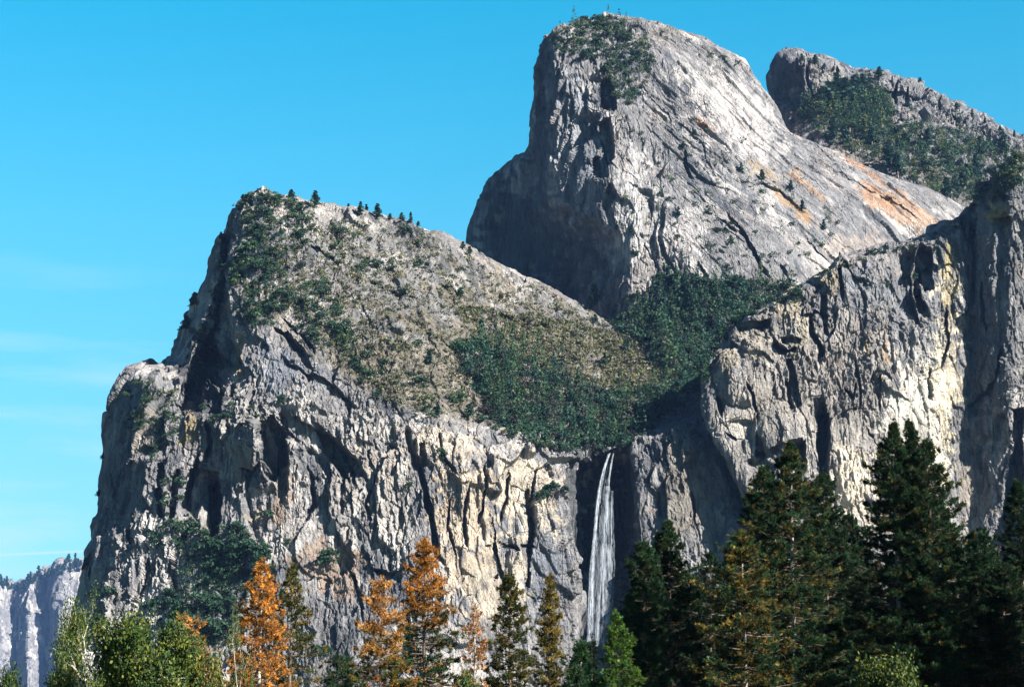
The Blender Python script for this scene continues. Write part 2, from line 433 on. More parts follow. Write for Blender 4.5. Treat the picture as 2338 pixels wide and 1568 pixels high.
mass('mountain_behind', B, STEP, 0.6, F_B, style_wall(1.1, 0.1, 20, 1.2, 1.8, lambda px, py: sm(py - (0.42 * (px - 1800) + 215), 0, 40)),
     rock_colour(20, 0.05, 0.15, 0.5, [((1785,185,32,70,0), (0.09,0.10,0.13), 0.85), ((1880,190,50,40,10), (0.42,0.39,0.35), 0.6), ((2200,300,90,20,28), (0.5,0.45,0.4), 0.6)], soil_b), 'bushy granite summit behind the high dome at the upper right')  # the dark first patch paints shade onto the left-facing cliff

# --- high dome
A = [
 [(1290,160,3100),(1262,130,3000),(1270,110,2900),(1310,85,2900),(1400,70,2950),(1490,80,2950),(1600,120,3000),(1690,170,3050),(1690,200,3200)],
 [(1290,150,2800),(1240,98,2500),(1254,76,2460),(1285,56,2440),(1395,35,2500),(1482,48,2520),(1602,92,2580),(1702,146,2640),(1690,190,2950)],
 [(1290,200,2800),(1227,150,2490),(1242,140,2445),(1275,120,2390),(1380,105,2410),(1480,110,2435),(1610,140,2500),(1728,184,2620),(1700,220,2950)],
 [(1280,250,2800),(1219,215,2495),(1240,205,2445),(1264,195,2380),(1370,190,2342),(1480,190,2375),(1620,205,2440),(1768,235,2600),(1740,270,2950)],
 [(1270,320,2850),(1211,300,2510),(1236,300,2440),(1263,300,2372),(1370,300,2312),(1490,300,2340),(1640,300,2395),(1803,300,2560),(1790,330,2950)],
 [(1260,380,2900),(1205,341,2550),(1232,380,2445),(1266,400,2368),(1380,400,2290),(1500,400,2316),(1680,380,2365),(1905,350,2560),(1890,390,2950)],
 [(1210,420,2950),(1118,415,2640),(1212,455,2480),(1292,475,2335),(1400,490,2285),(1530,480,2285),(1740,450,2345),(2005,392,2560),(2000,430,2950)],
 [(1160,520,2950),(1072,518,2660),(1222,560,2480),(1384,545,2318),(1430,560,2265),(1580,560,2262),(1800,520,2325),(2115,436,2570),(2110,470,2950)],
 [(1160,640,2950),(1068,640,2650),(1220,660,2460),(1382,640,2300),(1440,655,2250),(1620,640,2245),(1860,600,2310),(2225,494,2590),(2220,540,2950)],
 [(1160,800,2950),(1068,800,2600),(1220,800,2420),(1360,780,2270),(1450,780,2225),(1640,780,2220),(1900,720,2290),(2300,620,2560),(2300,660,2950)],
 [(1160,950,2950),(1068,950,2600),(1220,950,2400),(1360,950,2250),(1450,950,2210),(1640,950,2205),(1900,900,2280),(2340,760,2550),(2300,800,2950)]]
F_A = [
 ('dent', [(1366,245),(1370,180),(1392,165),(1404,200),(1412,240),(1390,255)], 2.5, 24),
 ('dent', [(1366,279),(1392,268),(1404,320),(1402,362),(1385,380),(1372,330)], 2.5, 26), ('dent', [(1352,362),(1371,360),(1372,408),(1350,402)], 2.5, 20),
 ('step', [(1390,410),(1385,350),(1368,290),(1372,250)], 5, 20, 55),
 ('step', [(1402,250),(1380,215),(1385,165)], 5, 17, 45),
 ('step', [(1505,600),(1500,530),(1520,460)], 4, 9, 35),
 ('crack', [(1520,455),(1508,520),(1512,580),(1560,630)], 7, 9),
 ('crack', [(1560,345),(1562,375),(1580,408)], 6, 8),
 ('crack', [(1592,598),(1612,640)], 6, 8), ('crack', [(1655,480),(1700,540),(1760,640)], 6, 8),
 ('crack', [(1600,485),(1650,500),(1700,545),(1735,600),(1752,640)], 5, 8),
 ('crack', [(1500,610),(1470,560)], 4, 4), ('crack', [(1775,600),(1800,640)], 5, 6),
 ('crack', [(1820,300),(1905,375)], 3, 4),
 ('step', [(2120,520),(2050,470),(1985,435),(1920,398),(1870,392)], 3, 5, 20),
 ('step', [(1830,480),(1790,440),(1740,420),(1700,425)], 4, 8, 25),
 ('crack', [(1840,540),(1870,580),(1900,600)], 5, 5), ('crack', [(1540,270),(1600,330),(1630,400)], 4, 4),
 ('crack', [(1460,190),(1500,230),(1540,290)], 4, 4), ('crack', [(1300,180),(1305,240),(1295,330)], 4, 4),
 ('step', [(1340,330),(1338,270),(1345,200)], 4, 7, 30), ('step', [(1440,640),(1436,560),(1450,500)], 4, 7, 30),
]
sh_a = 0.0
sA1 = style_wall(1.0, 0.05, 30, 0.95, 3.6); sA2 = style_wall(0.8, -0.85, 33, 0.72, 2.2)
def style_A(p, px, py, n):
    t = sm(px - (1430 + 0.25 * py) + 60 * fbm(p / 60, 2, 3), -60, 60)
    d = np.zeros(len(p)); I = [np.zeros((len(p), 4)) for _ in range(3)] + [np.zeros(len(p)), np.zeros(len(p))]
    for st, m, w in ((sA1, t < 1, 1 - t), (sA2, t > 0, t)):
        dd, inf = st(p[m], px[m], py[m], n[m]); ww = w[m]
        d[m] += dd * ww
        for a, b in zip(I, inf): a[m] += b * (ww[:, None] if b.ndim == 2 else ww)
    smooth = 1 - 0.45 * sm(px, 1600, 1750)
    top = sm(130 - py + 0.05 * px - 60, -20, 50)
    return d * smooth, (I[0], I[1], I[2], I[3], top)
STAIN_SHADE_A = [((2070,485,105,30,33), (0.54,0.34,0.22), 0.75), ((2130,510,45,14,35), (0.52,0.33,0.21), 0.6), ((1608,285,32,9,45), (0.52,0.29,0.16), 0.75),
 ((1945,365,110,10,38), (0.52,0.30,0.18), 0.7), ((2010,450,60,34,33), (0.50,0.28,0.15), 0.7), ((1860,440,60,10,40), (0.48,0.3,0.16), 0.6), ((1745,392,40,20,20), (0.46,0.34,0.2), 0.6), ((1810,470,60,14,40), (0.5,0.3,0.14), 0.7),
 ((1815,398,14,18,0), (0.46,0.3,0.16), 0.5), ((1660,250,120,90,50), (0.70,0.655,0.63), 0.7), ((1720,330,90,50,40), (0.70,0.655,0.63), 0.65),
 ((1450,480,70,150,0), (0.70,0.67,0.65), 0.65), ((1560,540,60,90,0), (0.68,0.64,0.62), 0.65), ((1180,560,120,170,0), (0.10,0.115,0.15), 0.85), ((1300,600,80,110,0), (0.10,0.115,0.15), 0.8), ((1240,300,28,230,0), (0.12,0.13,0.16), 0.75), ((1320,380,60,180,0), (0.26,0.29,0.34), 0.6),  # dark bluish entries: streaked rock, darkened further to paint in the left face's shade
 ((1950,560,90,40,0), (0.5,0.42,0.36), 0.6), ((1460,640,50,60,0), (0.5,0.45,0.42), 0.6), ((1300,230,60,80,0), (0.36,0.38,0.42), 0.5), ((2000,420,70,12,35), (0.3,0.32,0.34), 0.6)]
soil_a = lambda px, py, n, p: 0.4 * sm(120 - py + 30 * fbm(p / 40, 3, 5), 0, 40) * sm(fbm(p / 25, 3, 6), -0.2, 0.2)
mass('mountain_dome', A, STEP, 0.55, F_A, style_A, rock_colour(30, 0.28, 0.32, 0.34, STAIN_SHADE_A, soil_a, -0.2),
     'tall pale granite dome with a shadowed left face, highest summit in the picture')

# --- lower left rock, its slope, the hanging valley and the wall with the fall
C_ = [
 [(600,500,2600),(600,490,2450),(610,480,2400),(625,475,2380),(650,475,2380),(720,490,2380),(870,520,2400),(1000,560,2450),(1130,625,2480),(1250,690,2500),(1370,755,2500),(1450,775,2500),(1600,770,2500),(1780,770,2500)],
 [(600,500,2300),(546,462,2060),(560,450,2030),(578,443,2010),(605,440,2000),(700,463,2010),(860,492,2040),(1000,530,2090),(1130,598,2140),(1250,655,2190),(1370,722,2230),(1450,745,2250),(1600,745,2260),(1780,740,2270)],
 [(560,560,2300),(500,545,2035),(520,550,1985),(542,555,1960),(600,560,1930),(720,570,1930),(870,590,1960),(1010,620,2010),(1130,680,2080),(1260,730,2120),(1370,775,2170),(1460,790,2180),(1610,790,2190),(1780,790,2200)],
 [(520,650,2300),(468,640,2015),(490,650,1945),(520,670,1905),(600,690,1870),(740,700,1860),(890,710,1880),(1030,730,1930),(1150,780,2000),(1270,810,2040),(1380,850,2080),(1470,860,2080),(1610,870,2090),(1780,880,2100)],
 [(450,830,2300),(388,812,2000),(430,830,1905),(490,840,1860),(600,830,1820),(750,850,1810),(900,870,1820),(1050,890,1850),(1180,910,1890),(1290,940,1920),(1390,960,1930),(1470,960,1930),(1600,965,1940),(1780,980,1960)],
 [(380,870,2300),(286,842,1980),(350,870,1885),(465,895,1835),(600,890,1800),(760,905,1795),(915,915,1800),(1065,935,1825),(1200,965,1855),(1298,990,1880),(1392,995,1885),(1460,980,1890),(1590,972,1890),(1780,990,1930)],
 [(340,930,2250),(250,912,1960),(325,935,1865),(450,950,1810),(600,955,1780),(770,962,1775),(930,962,1778),(1080,980,1795),(1295,1030,1815),(1318,1038,1832),(1395,1028,1824),(1452,1008,1820),(1560,985,1812),(1780,1000,1900)],
 [(330,1010,2250),(240,1010,1945),(310,1020,1845),(440,1030,1808),(600,1040,1785),(770,1045,1767),(930,1040,1752),(1080,1055,1762),(1300,1085,1803),(1322,1085,1883),(1432,1075,1908),(1458,1065,1808),(1600,1070,1785),(1780,1070,1850)],
 [(310,1190,2250),(217,1190,1925),(280,1200,1825),(420,1200,1783),(600,1210,1755),(770,1215,1747),(930,1215,1732),(1080,1215,1734),(1300,1215,1784),(1322,1215,1877),(1432,1215,1900),(1462,1215,1780),(1620,1215,1761),(1780,1215,1800)],
 [(270,1360,2250),(178,1360,1895),(255,1370,1797),(420,1380,1753),(600,1385,1725),(770,1385,1717),(930,1385,1705),(1080,1385,1712),(1296,1385,1773),(1322,1385,1850),(1432,1385,1870),(1466,1385,1758),(1620,1385,1738),(1780,1385,1780)],
 [(240,1480,2250),(148,1480,1880),(235,1490,1780),(410,1500,1733),(600,1500,1708),(770,1500,1697),(930,1500,1685),(1080,1500,1694),(1292,1500,1758),(1322,1500,1825),(1432,1500,1842),(1470,1500,1740),(1620,1500,1722),(1780,1500,1760)],
 [(210,1660,2250),(105,1660,1850),(215,1660,1740),(400,1660,1698),(600,1660,1678),(770,1660,1667),(930,1660,1655),(1080,1660,1664),(1290,1660,1728),(1310,1660,1750),(1400,1660,1760),(1470,1660,1730),(1620,1660,1705),(1780,1660,1730)]]
F_C = [
 ('dent', [(455,772),(500,790),(517,830),(520,855),(500,885),(472,862),(455,935),(412,945),(398,925),(420,870),(440,820)], 5, 85),
 ('dent', [(507,500),(524,500),(520,600),(506,690),(492,760),(470,800),(458,790),(484,700),(500,600)], 4, 44),
 ('dent', [(590,955),(625,942),(650,985),(665,1040),(645,1085),(632,1115),(602,1085),(594,1030)], 3, 26),
 ('dent', [(480,1096),(501,1092),(503,1180),(498,1240),(480,1236)], 2.5, 30), ('dent', [(363,1056),(376,1050),(378,1120),(372,1190),(362,1180)], 2.5, 18),
 ('dent', [(430,1065),(500,1075),(482,1120),(445,1185),(428,1165)], 3, 20), ('dent', [(718,982),(760,1005),(792,1050),(802,1112),(780,1095),(750,1040)], 3, 20),
 ('dent', [(1106,1246),(1125,1240),(1140,1290),(1136,1325),(1118,1318)], 2.5, 13), ('dent', [(957,1016),(972,1010),(976,1060),(960,1066)], 2.5, 14),
 ('dent', [(1199,1117),(1211,1110),(1212,1230),(1206,1345),(1196,1340)], 2.5, 14), ('dent', [(640,760),(660,750),(700,800),(715,845),(690,830)], 3, 14),
 # the dark gully down the left shoulder
 ('crack', [(536,470),(522,570),(508,650),(486,740),(448,830),(418,900),(408,940)], 16, 38),
 ('crack', [(505,640),(500,720),(488,800),(470,860)], 22, 34),
 ('step', [(560,840),(540,790),(528,720),(532,690)], 5, 26, 50),
 ('step', [(505,950),(500,900),(470,850)], 5, 24, 45),
 ('crack', [(500,850),(498,905)], 8, 18), ('crack', [(520,860),(520,900)], 6, 14),
 # curved overlaps right of it
 ('crack', [(620,740),(665,775),(700,820)], 6, 14), ('crack', [(640,720),(690,760),(720,810)], 4, 9),
 # the great sweeping arch and its dark recess
 ('step', [(845,1100),(815,1050),(760,1000),(700,965),(640,930),(610,950)], 5, 16, 55),
 ('step', [(640,1090),(600,1050),(588,1000),(590,950)], 4, -24, 60),
 ('crack', [(620,960),(650,1020),(650,1100),(640,1150)], 16, 16), ('crack', [(705,960),(770,1010),(800,1060),(815,1120)], 9, 14),
 ('bump', [(565,1005)], 22, 16, 62), ('step', [(548,1065),(575,1066),(590,1050)], 4, 14, 25),
 # left ribs
 ('step', [(500,1225),(497,1180),(500,1110),(503,1085)], 4, 24, 30),
 ('crack', [(489,1090),(488,1150),(490,1225)], 13, 30), ('crack', [(415,1070),(400,1150),(395,1200)], 8, 16),
 ('crack', [(460,1030),(440,1080),(430,1130),(425,1180)], 9, 18), ('crack', [(372,1060),(385,1110)], 6, 10),
 ('crack', [(470,960),(480,1010),(470,1060)], 8, 15), ('crack', [(300,1170),(300,1220),(320,1270)], 6, 10),
 ('crack', [(250,1080),(262,1150),(255,1200)], 6, 9), ('crack', [(395,1280),(392,1330),(397,1370)], 7, 14),
 ('crack', [(345,1270),(330,1330),(300,1400)], 5, 9), ('crack', [(225,1250),(215,1310),(210,1380)], 6, 9),
 ('step', [(320,1010),(345,1018),(375,1012)], 3, 10, 20), ('step', [(340,1215),(380,1220)], 3, 8, 20),
 # wall between arch and fall
 ('crack', [(945,1010),(962,1090),(985,1180),(1000,1260),(1010,1300)], 9, 20),
 ('crack', [(925,970),(940,1030),(950,1080)], 8, 16), ('crack', [(1000,990),(1010,1040),(1040,1090)], 5, 11),
 ('crack', [(862,1080),(840,1150),(850,1200)], 5, 8), ('step', [(855,1292),(885,1300),(918,1300)], 3, 16, 22),
 ('crack', [(1098,1060),(1100,1130),(1090,1200)], 5, 10), ('crack', [(1165,1070),(1160,1140),(1140,1200)], 5, 10),
 ('crack', [(1225,1060),(1218,1120),(1208,1200),(1200,1260)], 5, 12), ('step', [(1210,1075),(1235,1065),(1260,1050)], 3, 8, 20),
 ('crack', [(1120,1180),(1130,1260),(1150,1330),(1130,1380)], 7, 14), ('crack', [(1140,1240),(1180,1260)], 7, 12),
 ('crack', [(1185,1245),(1215,1255)], 6, 12), ('crack', [(1070,1100),(1060,1180),(1065,1260)], 5, 9),
 ('crack', [(1030,1120),(1020,1200),(1045,1290)], 4, 8), ('crack', [(1000,1320),(1000,1400)], 6, 11),
 ('crack', [(770,1050),(790,1120),(780,1180)], 7, 10), ('crack', [(700,1060),(720,1150),(690,1200)], 7, 9),
 ('crack', [(800,1300),(820,1360),(830,1420)], 6, 12), ('step', [(780,1320),(800,1290),(820,1275)], 4, 10, 25),
 ('step', [(1120,1090),(1112,1020)], 3, 8, 25), ('bump', [(1255,1180)], 45, 14, 90),
 # buttress right of the fall
 ('crack', [(1440,1090),(1445,1180),(1450,1260)], 8, 20), ('crack', [(1500,1120),(1508,1180)], 5, 7),
 ('crack', [(1350,1250),(1330,1330),(1320,1400)], 5, 10), ('crack', [(1580,1120),(1585,1180),(1600,1230)], 4, 8),
 # slope outcrops
 ('step', [(640,800),(700,850),(770,880),(830,930)], 4, 9, 40), ('step', [(700,560),(760,575),(800,600)], 4, 10, 30),
 ('step', [(840,620),(900,660),(960,690)], 4, 8, 30), ('step', [(1000,650),(1060,690),(1110,700)], 4, 9, 30),
 ('step', [(1130,700),(1200,740),(1260,750)], 4, 10, 30), ('crack', [(615,560),(600,620),(590,690)], 6, 8)]
def edge_c(px): return np.interp(px, [0, 380, 450, 520, 600, 700, 800, 930, 1100, 1310, 1400, 1480, 1600, 1800], [800, 800, 700, 700, 760, 820, 890, 955, 980, 1030, 1026, 1000, 975, 990])
soft_c = lambda px, py: sm(edge_c(px) - py, -4, 30)
soil_c = lambda px, py, n, p: sm(edge_c(px) - py, 0, 40) * (0.15 + 0.6 * sm(fbm(p / 24, 5, 5, 0.65) + 0.002 * (py - 680), -0.1, 0.25)) * sm(px, 540, 640)
sC1 = style_wall(1.0, -0.08, 40, 1.0, 2.6, soft_c)
STAIN_SHADE_C = [((462,845,60,110,0), (0.07,0.075,0.09), 0.85), ((506,620,20,150,8), (0.08,0.085,0.1), 0.8), ((430,980,25,40,10), (0.50,0.38,0.17), 0.7), ((545,810,14,50,5), (0.48,0.36,0.18), 0.75), ((640,1150,30,70,15), (0.42,0.28,0.17), 0.6),  # first two entries paint extra shade into the gully and left flank
 ((750,1290,90,70,20), (0.44,0.31,0.22), 0.7), ((590,1180,25,30,10), (0.46,0.36,0.26), 0.6), ((1060,1200,75,180,0), (0.76,0.62,0.46), 0.8), ((870,1060,70,60,10), (0.58,0.50,0.42), 0.6),
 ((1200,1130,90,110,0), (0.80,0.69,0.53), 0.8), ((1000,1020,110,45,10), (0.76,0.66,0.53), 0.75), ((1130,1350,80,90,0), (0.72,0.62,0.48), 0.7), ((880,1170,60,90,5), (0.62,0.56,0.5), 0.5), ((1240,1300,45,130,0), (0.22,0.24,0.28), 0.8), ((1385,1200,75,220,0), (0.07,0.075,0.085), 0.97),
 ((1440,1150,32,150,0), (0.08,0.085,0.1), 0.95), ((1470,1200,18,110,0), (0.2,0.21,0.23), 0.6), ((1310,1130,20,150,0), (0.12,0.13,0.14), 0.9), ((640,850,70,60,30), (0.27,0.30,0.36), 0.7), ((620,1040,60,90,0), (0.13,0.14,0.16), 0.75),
 ((560,1010,18,60,0), (0.5,0.49,0.46), 0.8), ((780,1120,60,100,0), (0.30,0.27,0.24), 0.5), ((1560,1120,70,120,0), (0.36,0.31,0.24), 0.6), ((330,1000,60,60,0), (0.46,0.39,0.30), 0.5)]
mass('mountain', C_, STEP, 0.5, F_C, sC1, rock_colour(40, 0.38, 0.3, 0.3, STAIN_SHADE_C, soil_c),
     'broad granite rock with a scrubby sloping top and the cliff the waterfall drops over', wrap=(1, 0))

# --- right hand cliff
E = [
 [(1680,860,2200),(1640,850,2100),(1720,757,2100),(1860,660,2100),(1950,591,2090),(2085,565,2080),(2185,526,2070),(2230,485,2050),(2305,395,1980),(2350,355,1960),(2600,315,1930)],
 [(1660,850,2000),(1612,832,1838),(1700,737,1838),(1850,640,1844),(1940,571,1847),(2078,545,1852),(2180,506,1856),(2225,462,1849),(2305,370,1804),(2350,330,1812),(2600,290,1842)],
 [(1660,890,2000),(1604,880,1803),(1700,800,1798),(1850,720,1802),(1940,655,1807),(2080,640,1817),(2185,620,1830),(2220,600,1836),(2308,520,1792),(2350,480,1800),(2600,450,1827)],
 [(1660,950,1980),(1606,945,1777),(1720,910,1766),(1860,880,1770),(1950,850,1777),(2085,820,1788),(2190,800,1812),(2218,800,1824),(2310,760,1784),(2350,720,1792),(2600,700,1817)],
 [(1710,1060,1930),(1660,1060,1753),(1760,1050,1742),(1880,1040,1748),(1970,1030,1755),(2090,1020,1766),(2185,1010,1792),(2215,1010,1804),(2312,1000,1768),(2350,1000,1777),(2600,1000,1802)],
 [(1770,1190,1930),(1716,1190,1731),(1800,1190,1720),(1900,1190,1724),(1990,1190,1731),(2100,1190,1744),(2185,1200,1770),(2215,1200,1782),(2310,1200,1748),(2350,1200,1757),(2600,1200,1782)],
 [(1800,1400,1930),(1750,1400,1708),(1820,1400,1698),(1910,1400,1700),(2000,1400,1707),(2105,1400,1719),(2185,1400,1744),(2215,1400,1756),(2310,1400,1724),(2350,1400,1732),(2600,1400,1757)],
 [(1800,1660,1930),(1780,1660,1690),(1830,1660,1668),(1920,1660,1670),(2010,1660,1677),(2110,1660,1689),(2185,1660,1714),(2215,1660,1724),(2310,1660,1692),(2350,1660,1700),(2600,1660,1722)]]
F_E = [
 ('dent', [(1845,633),(1870,630),(1873,662),(1850,658)], 2.5, 14), ('dent', [(1791,827),(1806,822),(1822,870),(1834,930),(1820,935),(1800,880)], 2.5, 18),
 ('dent', [(2086,600),(2100,560),(2130,575),(2130,655),(2112,668),(2098,640)], 2.5, 32), ('dent', [(1866,943),(1890,938),(1892,1020),(1890,1095),(1868,1090)], 2.5, 26),
 ('dent', [(1722,1052),(1728,983),(1738,1000),(1748,1052)], 2.5, 20), ('dent', [(1801,1012),(1838,1006),(1842,1088),(1818,1078)], 2.5, 22),
 ('dent', [(1872,676),(1884,672),(1894,765),(1880,760)], 2.5, 16), ('dent', [(1686,742),(1760,736),(1758,756),(1690,760)], 2.5, 16),
 ('dent', [(1783,768),(1832,780),(1828,795),(1790,790)], 2.5, 14), ('dent', [(2190,480),(2240,465),(2236,545),(2200,560)], 3, 24),
 ('dent', [(2312,930),(2338,930),(2345,1250),(2262,1250),(2290,1120)], 3, 26),
 ('stepR', [(1835,700),(1860,655),(1880,640)], 4, 12, 30), ('step', [(1830,720),(1870,705),(1895,715)], 4, 12, 20),
 ('crack', [(1848,720),(1852,760),(1875,800),(1872,830)], 8, 20), ('crack', [(1768,790),(1795,810),(1820,800)], 6, 14),
 ('step', [(1770,775),(1800,800),(1818,795)], 4, 14, 22), ('crack', [(1790,865),(1805,910),(1815,945)], 8, 18),
 ('step', [(1888,1100),(1886,1040),(1890,960),(1880,900)], 4, 22, 30), ('crack', [(1878,950),(1880,1020),(1876,1090)], 12, 22),
 ('crack', [(1912,600),(1918,640),(1925,680)], 7, 16), ('step', [(1925,590),(1960,625),(1990,640)], 4, 8, 20),
 ('step', [(2105,740),(2085,680),(2082,620),(2100,560)], 5, 26, 50), ('crack', [(2098,600),(2092,650),(2100,690),(2120,730)], 14, 26),
 ('step', [(2100,615),(2125,600),(2150,610)], 4, 10, 22), ('crack', [(2010,850),(2012,930)], 5, 9), ('crack', [(1955,820),(1965,900),(1960,940)], 5, 9),
 ('crack', [(1925,880),(1945,910),(1955,870)], 5, 8), ('crack', [(1700,870),(1720,900),(1730,960)], 6, 11), ('step', [(1700,1050),(1740,1030),(1780,1010),(1815,1020)], 4, 14, 28),
 ('step', [(1790,1010),(1830,1000),(1838,1060)], 4, 10, 25), ('step', [(1640,760),(1690,790),(1700,775)], 4, 10, 20), ('step', [(1680,745),(1720,755),(1760,735)], 4, 10, 18),
 ('crack', [(1980,970),(2010,1010),(2030,1060)], 4, 8), ('crack', [(2120,840),(2118,920)], 4, 6), ('crack', [(2160,700),(2165,780),(2150,850)], 5, 9),
 ('crack', [(2220,500),(2226,600),(2222,700)], 9, 16), ('crack', [(2250,640),(2255,760)], 6, 10), ('crack', [(2290,780),(2280,860),(2240,920)], 6, 10),
 ('crack', [(2322,1000),(2318,1080),(2290,1200)], 12, 22), ('step', [(2268,460),(2290,440),(2310,450)], 3, 10, 16), ('step', [(2270,500),(2300,490),(2318,500)], 3, 10, 18),
 ('step', [(2200,935),(2240,900),(2270,890)], 3, 9, 25), ('crack', [(1740,1080),(1790,1060)], 8, 12), ('crack', [(1640,900),(1650,950)], 8, 14), ('crack', [(1660,990),(1680,1000)], 5, 10),
 ('bump', [(1700,850)], 70, 18, 80), ('bump', [(1780,980)], 60, 14, 70), ('bump', [(2000,950)], 90, 8, 140)]
ST_E = [((1880,900,280,280,0), (0.56,0.50,0.43), 0.5), ((1800,700,40,50,30), (0.56,0.45,0.28), 0.5), ((2150,900,48,270,3), (0.98,0.86,0.64), 0.95), ((2085,980,70,200,0), (0.92,0.86,0.74), 0.85), ((1950,1110,60,110,0), (0.88,0.77,0.60), 0.9), ((1720,930,90,80,0), (0.44,0.40,0.34), 0.6), ((1650,830,40,50,30), (0.5,0.42,0.3), 0.6), ((2170,640,20,100,0), (0.56,0.45,0.24), 0.7),
 ((2260,560,120,500,0), (0.15,0.16,0.17), 0.55), ((1760,1100,70,70,0), (0.28,0.26,0.24), 0.8), ((1990,660,90,60,10), (0.27,0.28,0.30), 0.8), ((2080,760,80,80,0), (0.27,0.28,0.30), 0.6),
 ((2290,480,30,40,0), (0.55,0.44,0.22), 0.7), ((2275,500,12,12,0), (0.5,0.47,0.1), 0.6), ((2165,590,10,30,0), (0.5,0.42,0.12), 0.6), ((2020,800,14,60,0), (0.46,0.3,0.14), 0.6), ((1975,790,12,30,0), (0.48,0.36,0.14), 0.6),
 ((1900,640,20,30,0), (0.52,0.4,0.2), 0.5), ((1870,620,40,25,0), (0.54,0.45,0.28), 0.6), ((2040,1190,90,40,0), (0.55,0.48,0.40), 0.6), ((2230,1120,50,90,0), (0.40,0.34,0.26), 0.6), ((1720,780,70,50,0), (0.42,0.37,0.28), 0.5), ((1830,760,20,60,10), (0.56,0.5,0.36), 0.6)]
mass('mountain_cliff', E, STEP, 0.5, F_E, style_wall(0.95, 0.0, 60, 0.85, 3.2), rock_colour(60, 0.34, 0.42, 0.30, ST_E),
     'sheer streaked granite cliff on the right above the tall dark pines', wrap=(1, 0), cat='cliff')

# ------------------------------------------------------------------ ground
def ground():
    n = 60; x = np.linspace(-16000, 16000, n); y = np.linspace(-2500, 24000, n)
    X, Yy = np.meshgrid(x, y); Z = np.zeros_like(X)
    V = np.stack([X, Yy, Z], -1).reshape(-1, 3); i = np.arange(n * n).reshape(n, n)
    q = np.stack([i[:-1, :-1], i[:-1, 1:], i[1:, 1:], i[1:, :-1]], -1).reshape(-1, 4)
    m, nt, b = mat('forest_floor')
    r = nt.nodes.new('ShaderNodeValToRGB'); r.color_ramp.elements[0].color = (0.02, 0.03, 0.012, 1); r.color_ramp.elements[1].color = (0.09, 0.08, 0.03, 1)
    nt.links.new(noise_node(nt, 0.05, (1, 1, 1), 8), r.inputs[0]); nt.links.new(r.outputs[0], b.inputs['Base Color'])
    o = link('ground', mesh_np('ground', V, [q]), m); props(o, 'dark forest floor of the valley', 'ground', None, 'structure')
ground()

# ------------------------------------------------------------------ where a sight line meets the rock
_px = np.concatenate([a[0][0] for a in STORE]); _py = np.concatenate([a[0][1] for a in STORE])
_P = np.concatenate([a[1] for a in STORE]); _N = np.concatenate([a[2] for a in STORE])
_ok = np.where((_px > -150) & (_px < 2450) & (_py > 0) & (_py < 1700))[0]
_ok = _ok[np.argsort(-_P[_ok, 1])]
CELL = 3.0
GRID = np.full((900, 600), -1, np.int64)
GRID[((_px[_ok] + 150) / CELL).astype(int), (_py[_ok] / CELL).astype(int)] = _ok
def surf(x, y):
    i, j = int((x + 150) / CELL), int(y / CELL)
    for r in range(0, 8):
        for b in range(0, r + 1):
            for a in range(-r, r + 1):
                if 0 <= i + a < 900 and 0 <= j + b < 600 and GRID[i + a, j + b] >= 0:
                    k = GRID[i + a, j + b]; return _P[k], _N[k]
    return None, None
def in_poly(x, y, poly):
    c = False; n = len(poly)
    for i in range(n):
        x1, y1 = poly[i]; x2, y2 = poly[(i + 1) % n]
        if (y1 > y) != (y2 > y) and x < (x2 - x1) * (y - y1) / (y2 - y1) + x1: c = not c
    return c

# ------------------------------------------------------------------ foliage
def leaf_mat(name, trans=0.3, rough=0.6):
    m, nt, b = mat(name); L = nt.links.new
    a = nt.nodes.new('ShaderNodeAttribute'); a.attribute_name = 'col'
    L(a.outputs['Color'], b.inputs['Base Color']); b.inputs['Roughness'].default_value = rough
    b.inputs['Specular IOR Level'].default_value = 0.15
    t = nt.nodes.new('ShaderNodeBsdfTranslucent'); L(a.outputs['Color'], t.inputs[0])
    mx = nt.nodes.new('ShaderNodeMixShader'); mx.inputs[0].default_value = trans
    L(b.outputs[0], mx.inputs[1]); L(t.outputs[0], mx.inputs[2])
    L(mx.outputs[0], nt.nodes['Material Output'].inputs[0])
    return m
M_LEAF = leaf_mat('foliage'); M_NEEDLE = leaf_mat('needles', 0.25)
def bark_mat(name, c1, c2):
    m, nt, b = mat(name)
    r = nt.nodes.new('ShaderNodeValToRGB'); r.color_ramp.elements[0].color = (*c1, 1); r.color_ramp.elements[1].color = (*c2, 1)
    r.color_ramp.elements[0].position = 0.35; r.color_ramp.elements[1].position = 0.65
    nt.links.new(noise_node(nt, 3.0, (1, 1, 0.3), 5), r.inputs[0]); nt.links.new(r.outputs[0], b.inputs['Base Color'])
    return m
M_BARK = bark_mat('bark', (0.05, 0.035, 0.025), (0.13, 0.10, 0.075)); M_PALE = bark_mat('pale_bark', (0.14, 0.12, 0.10), (0.34, 0.30, 0.25))

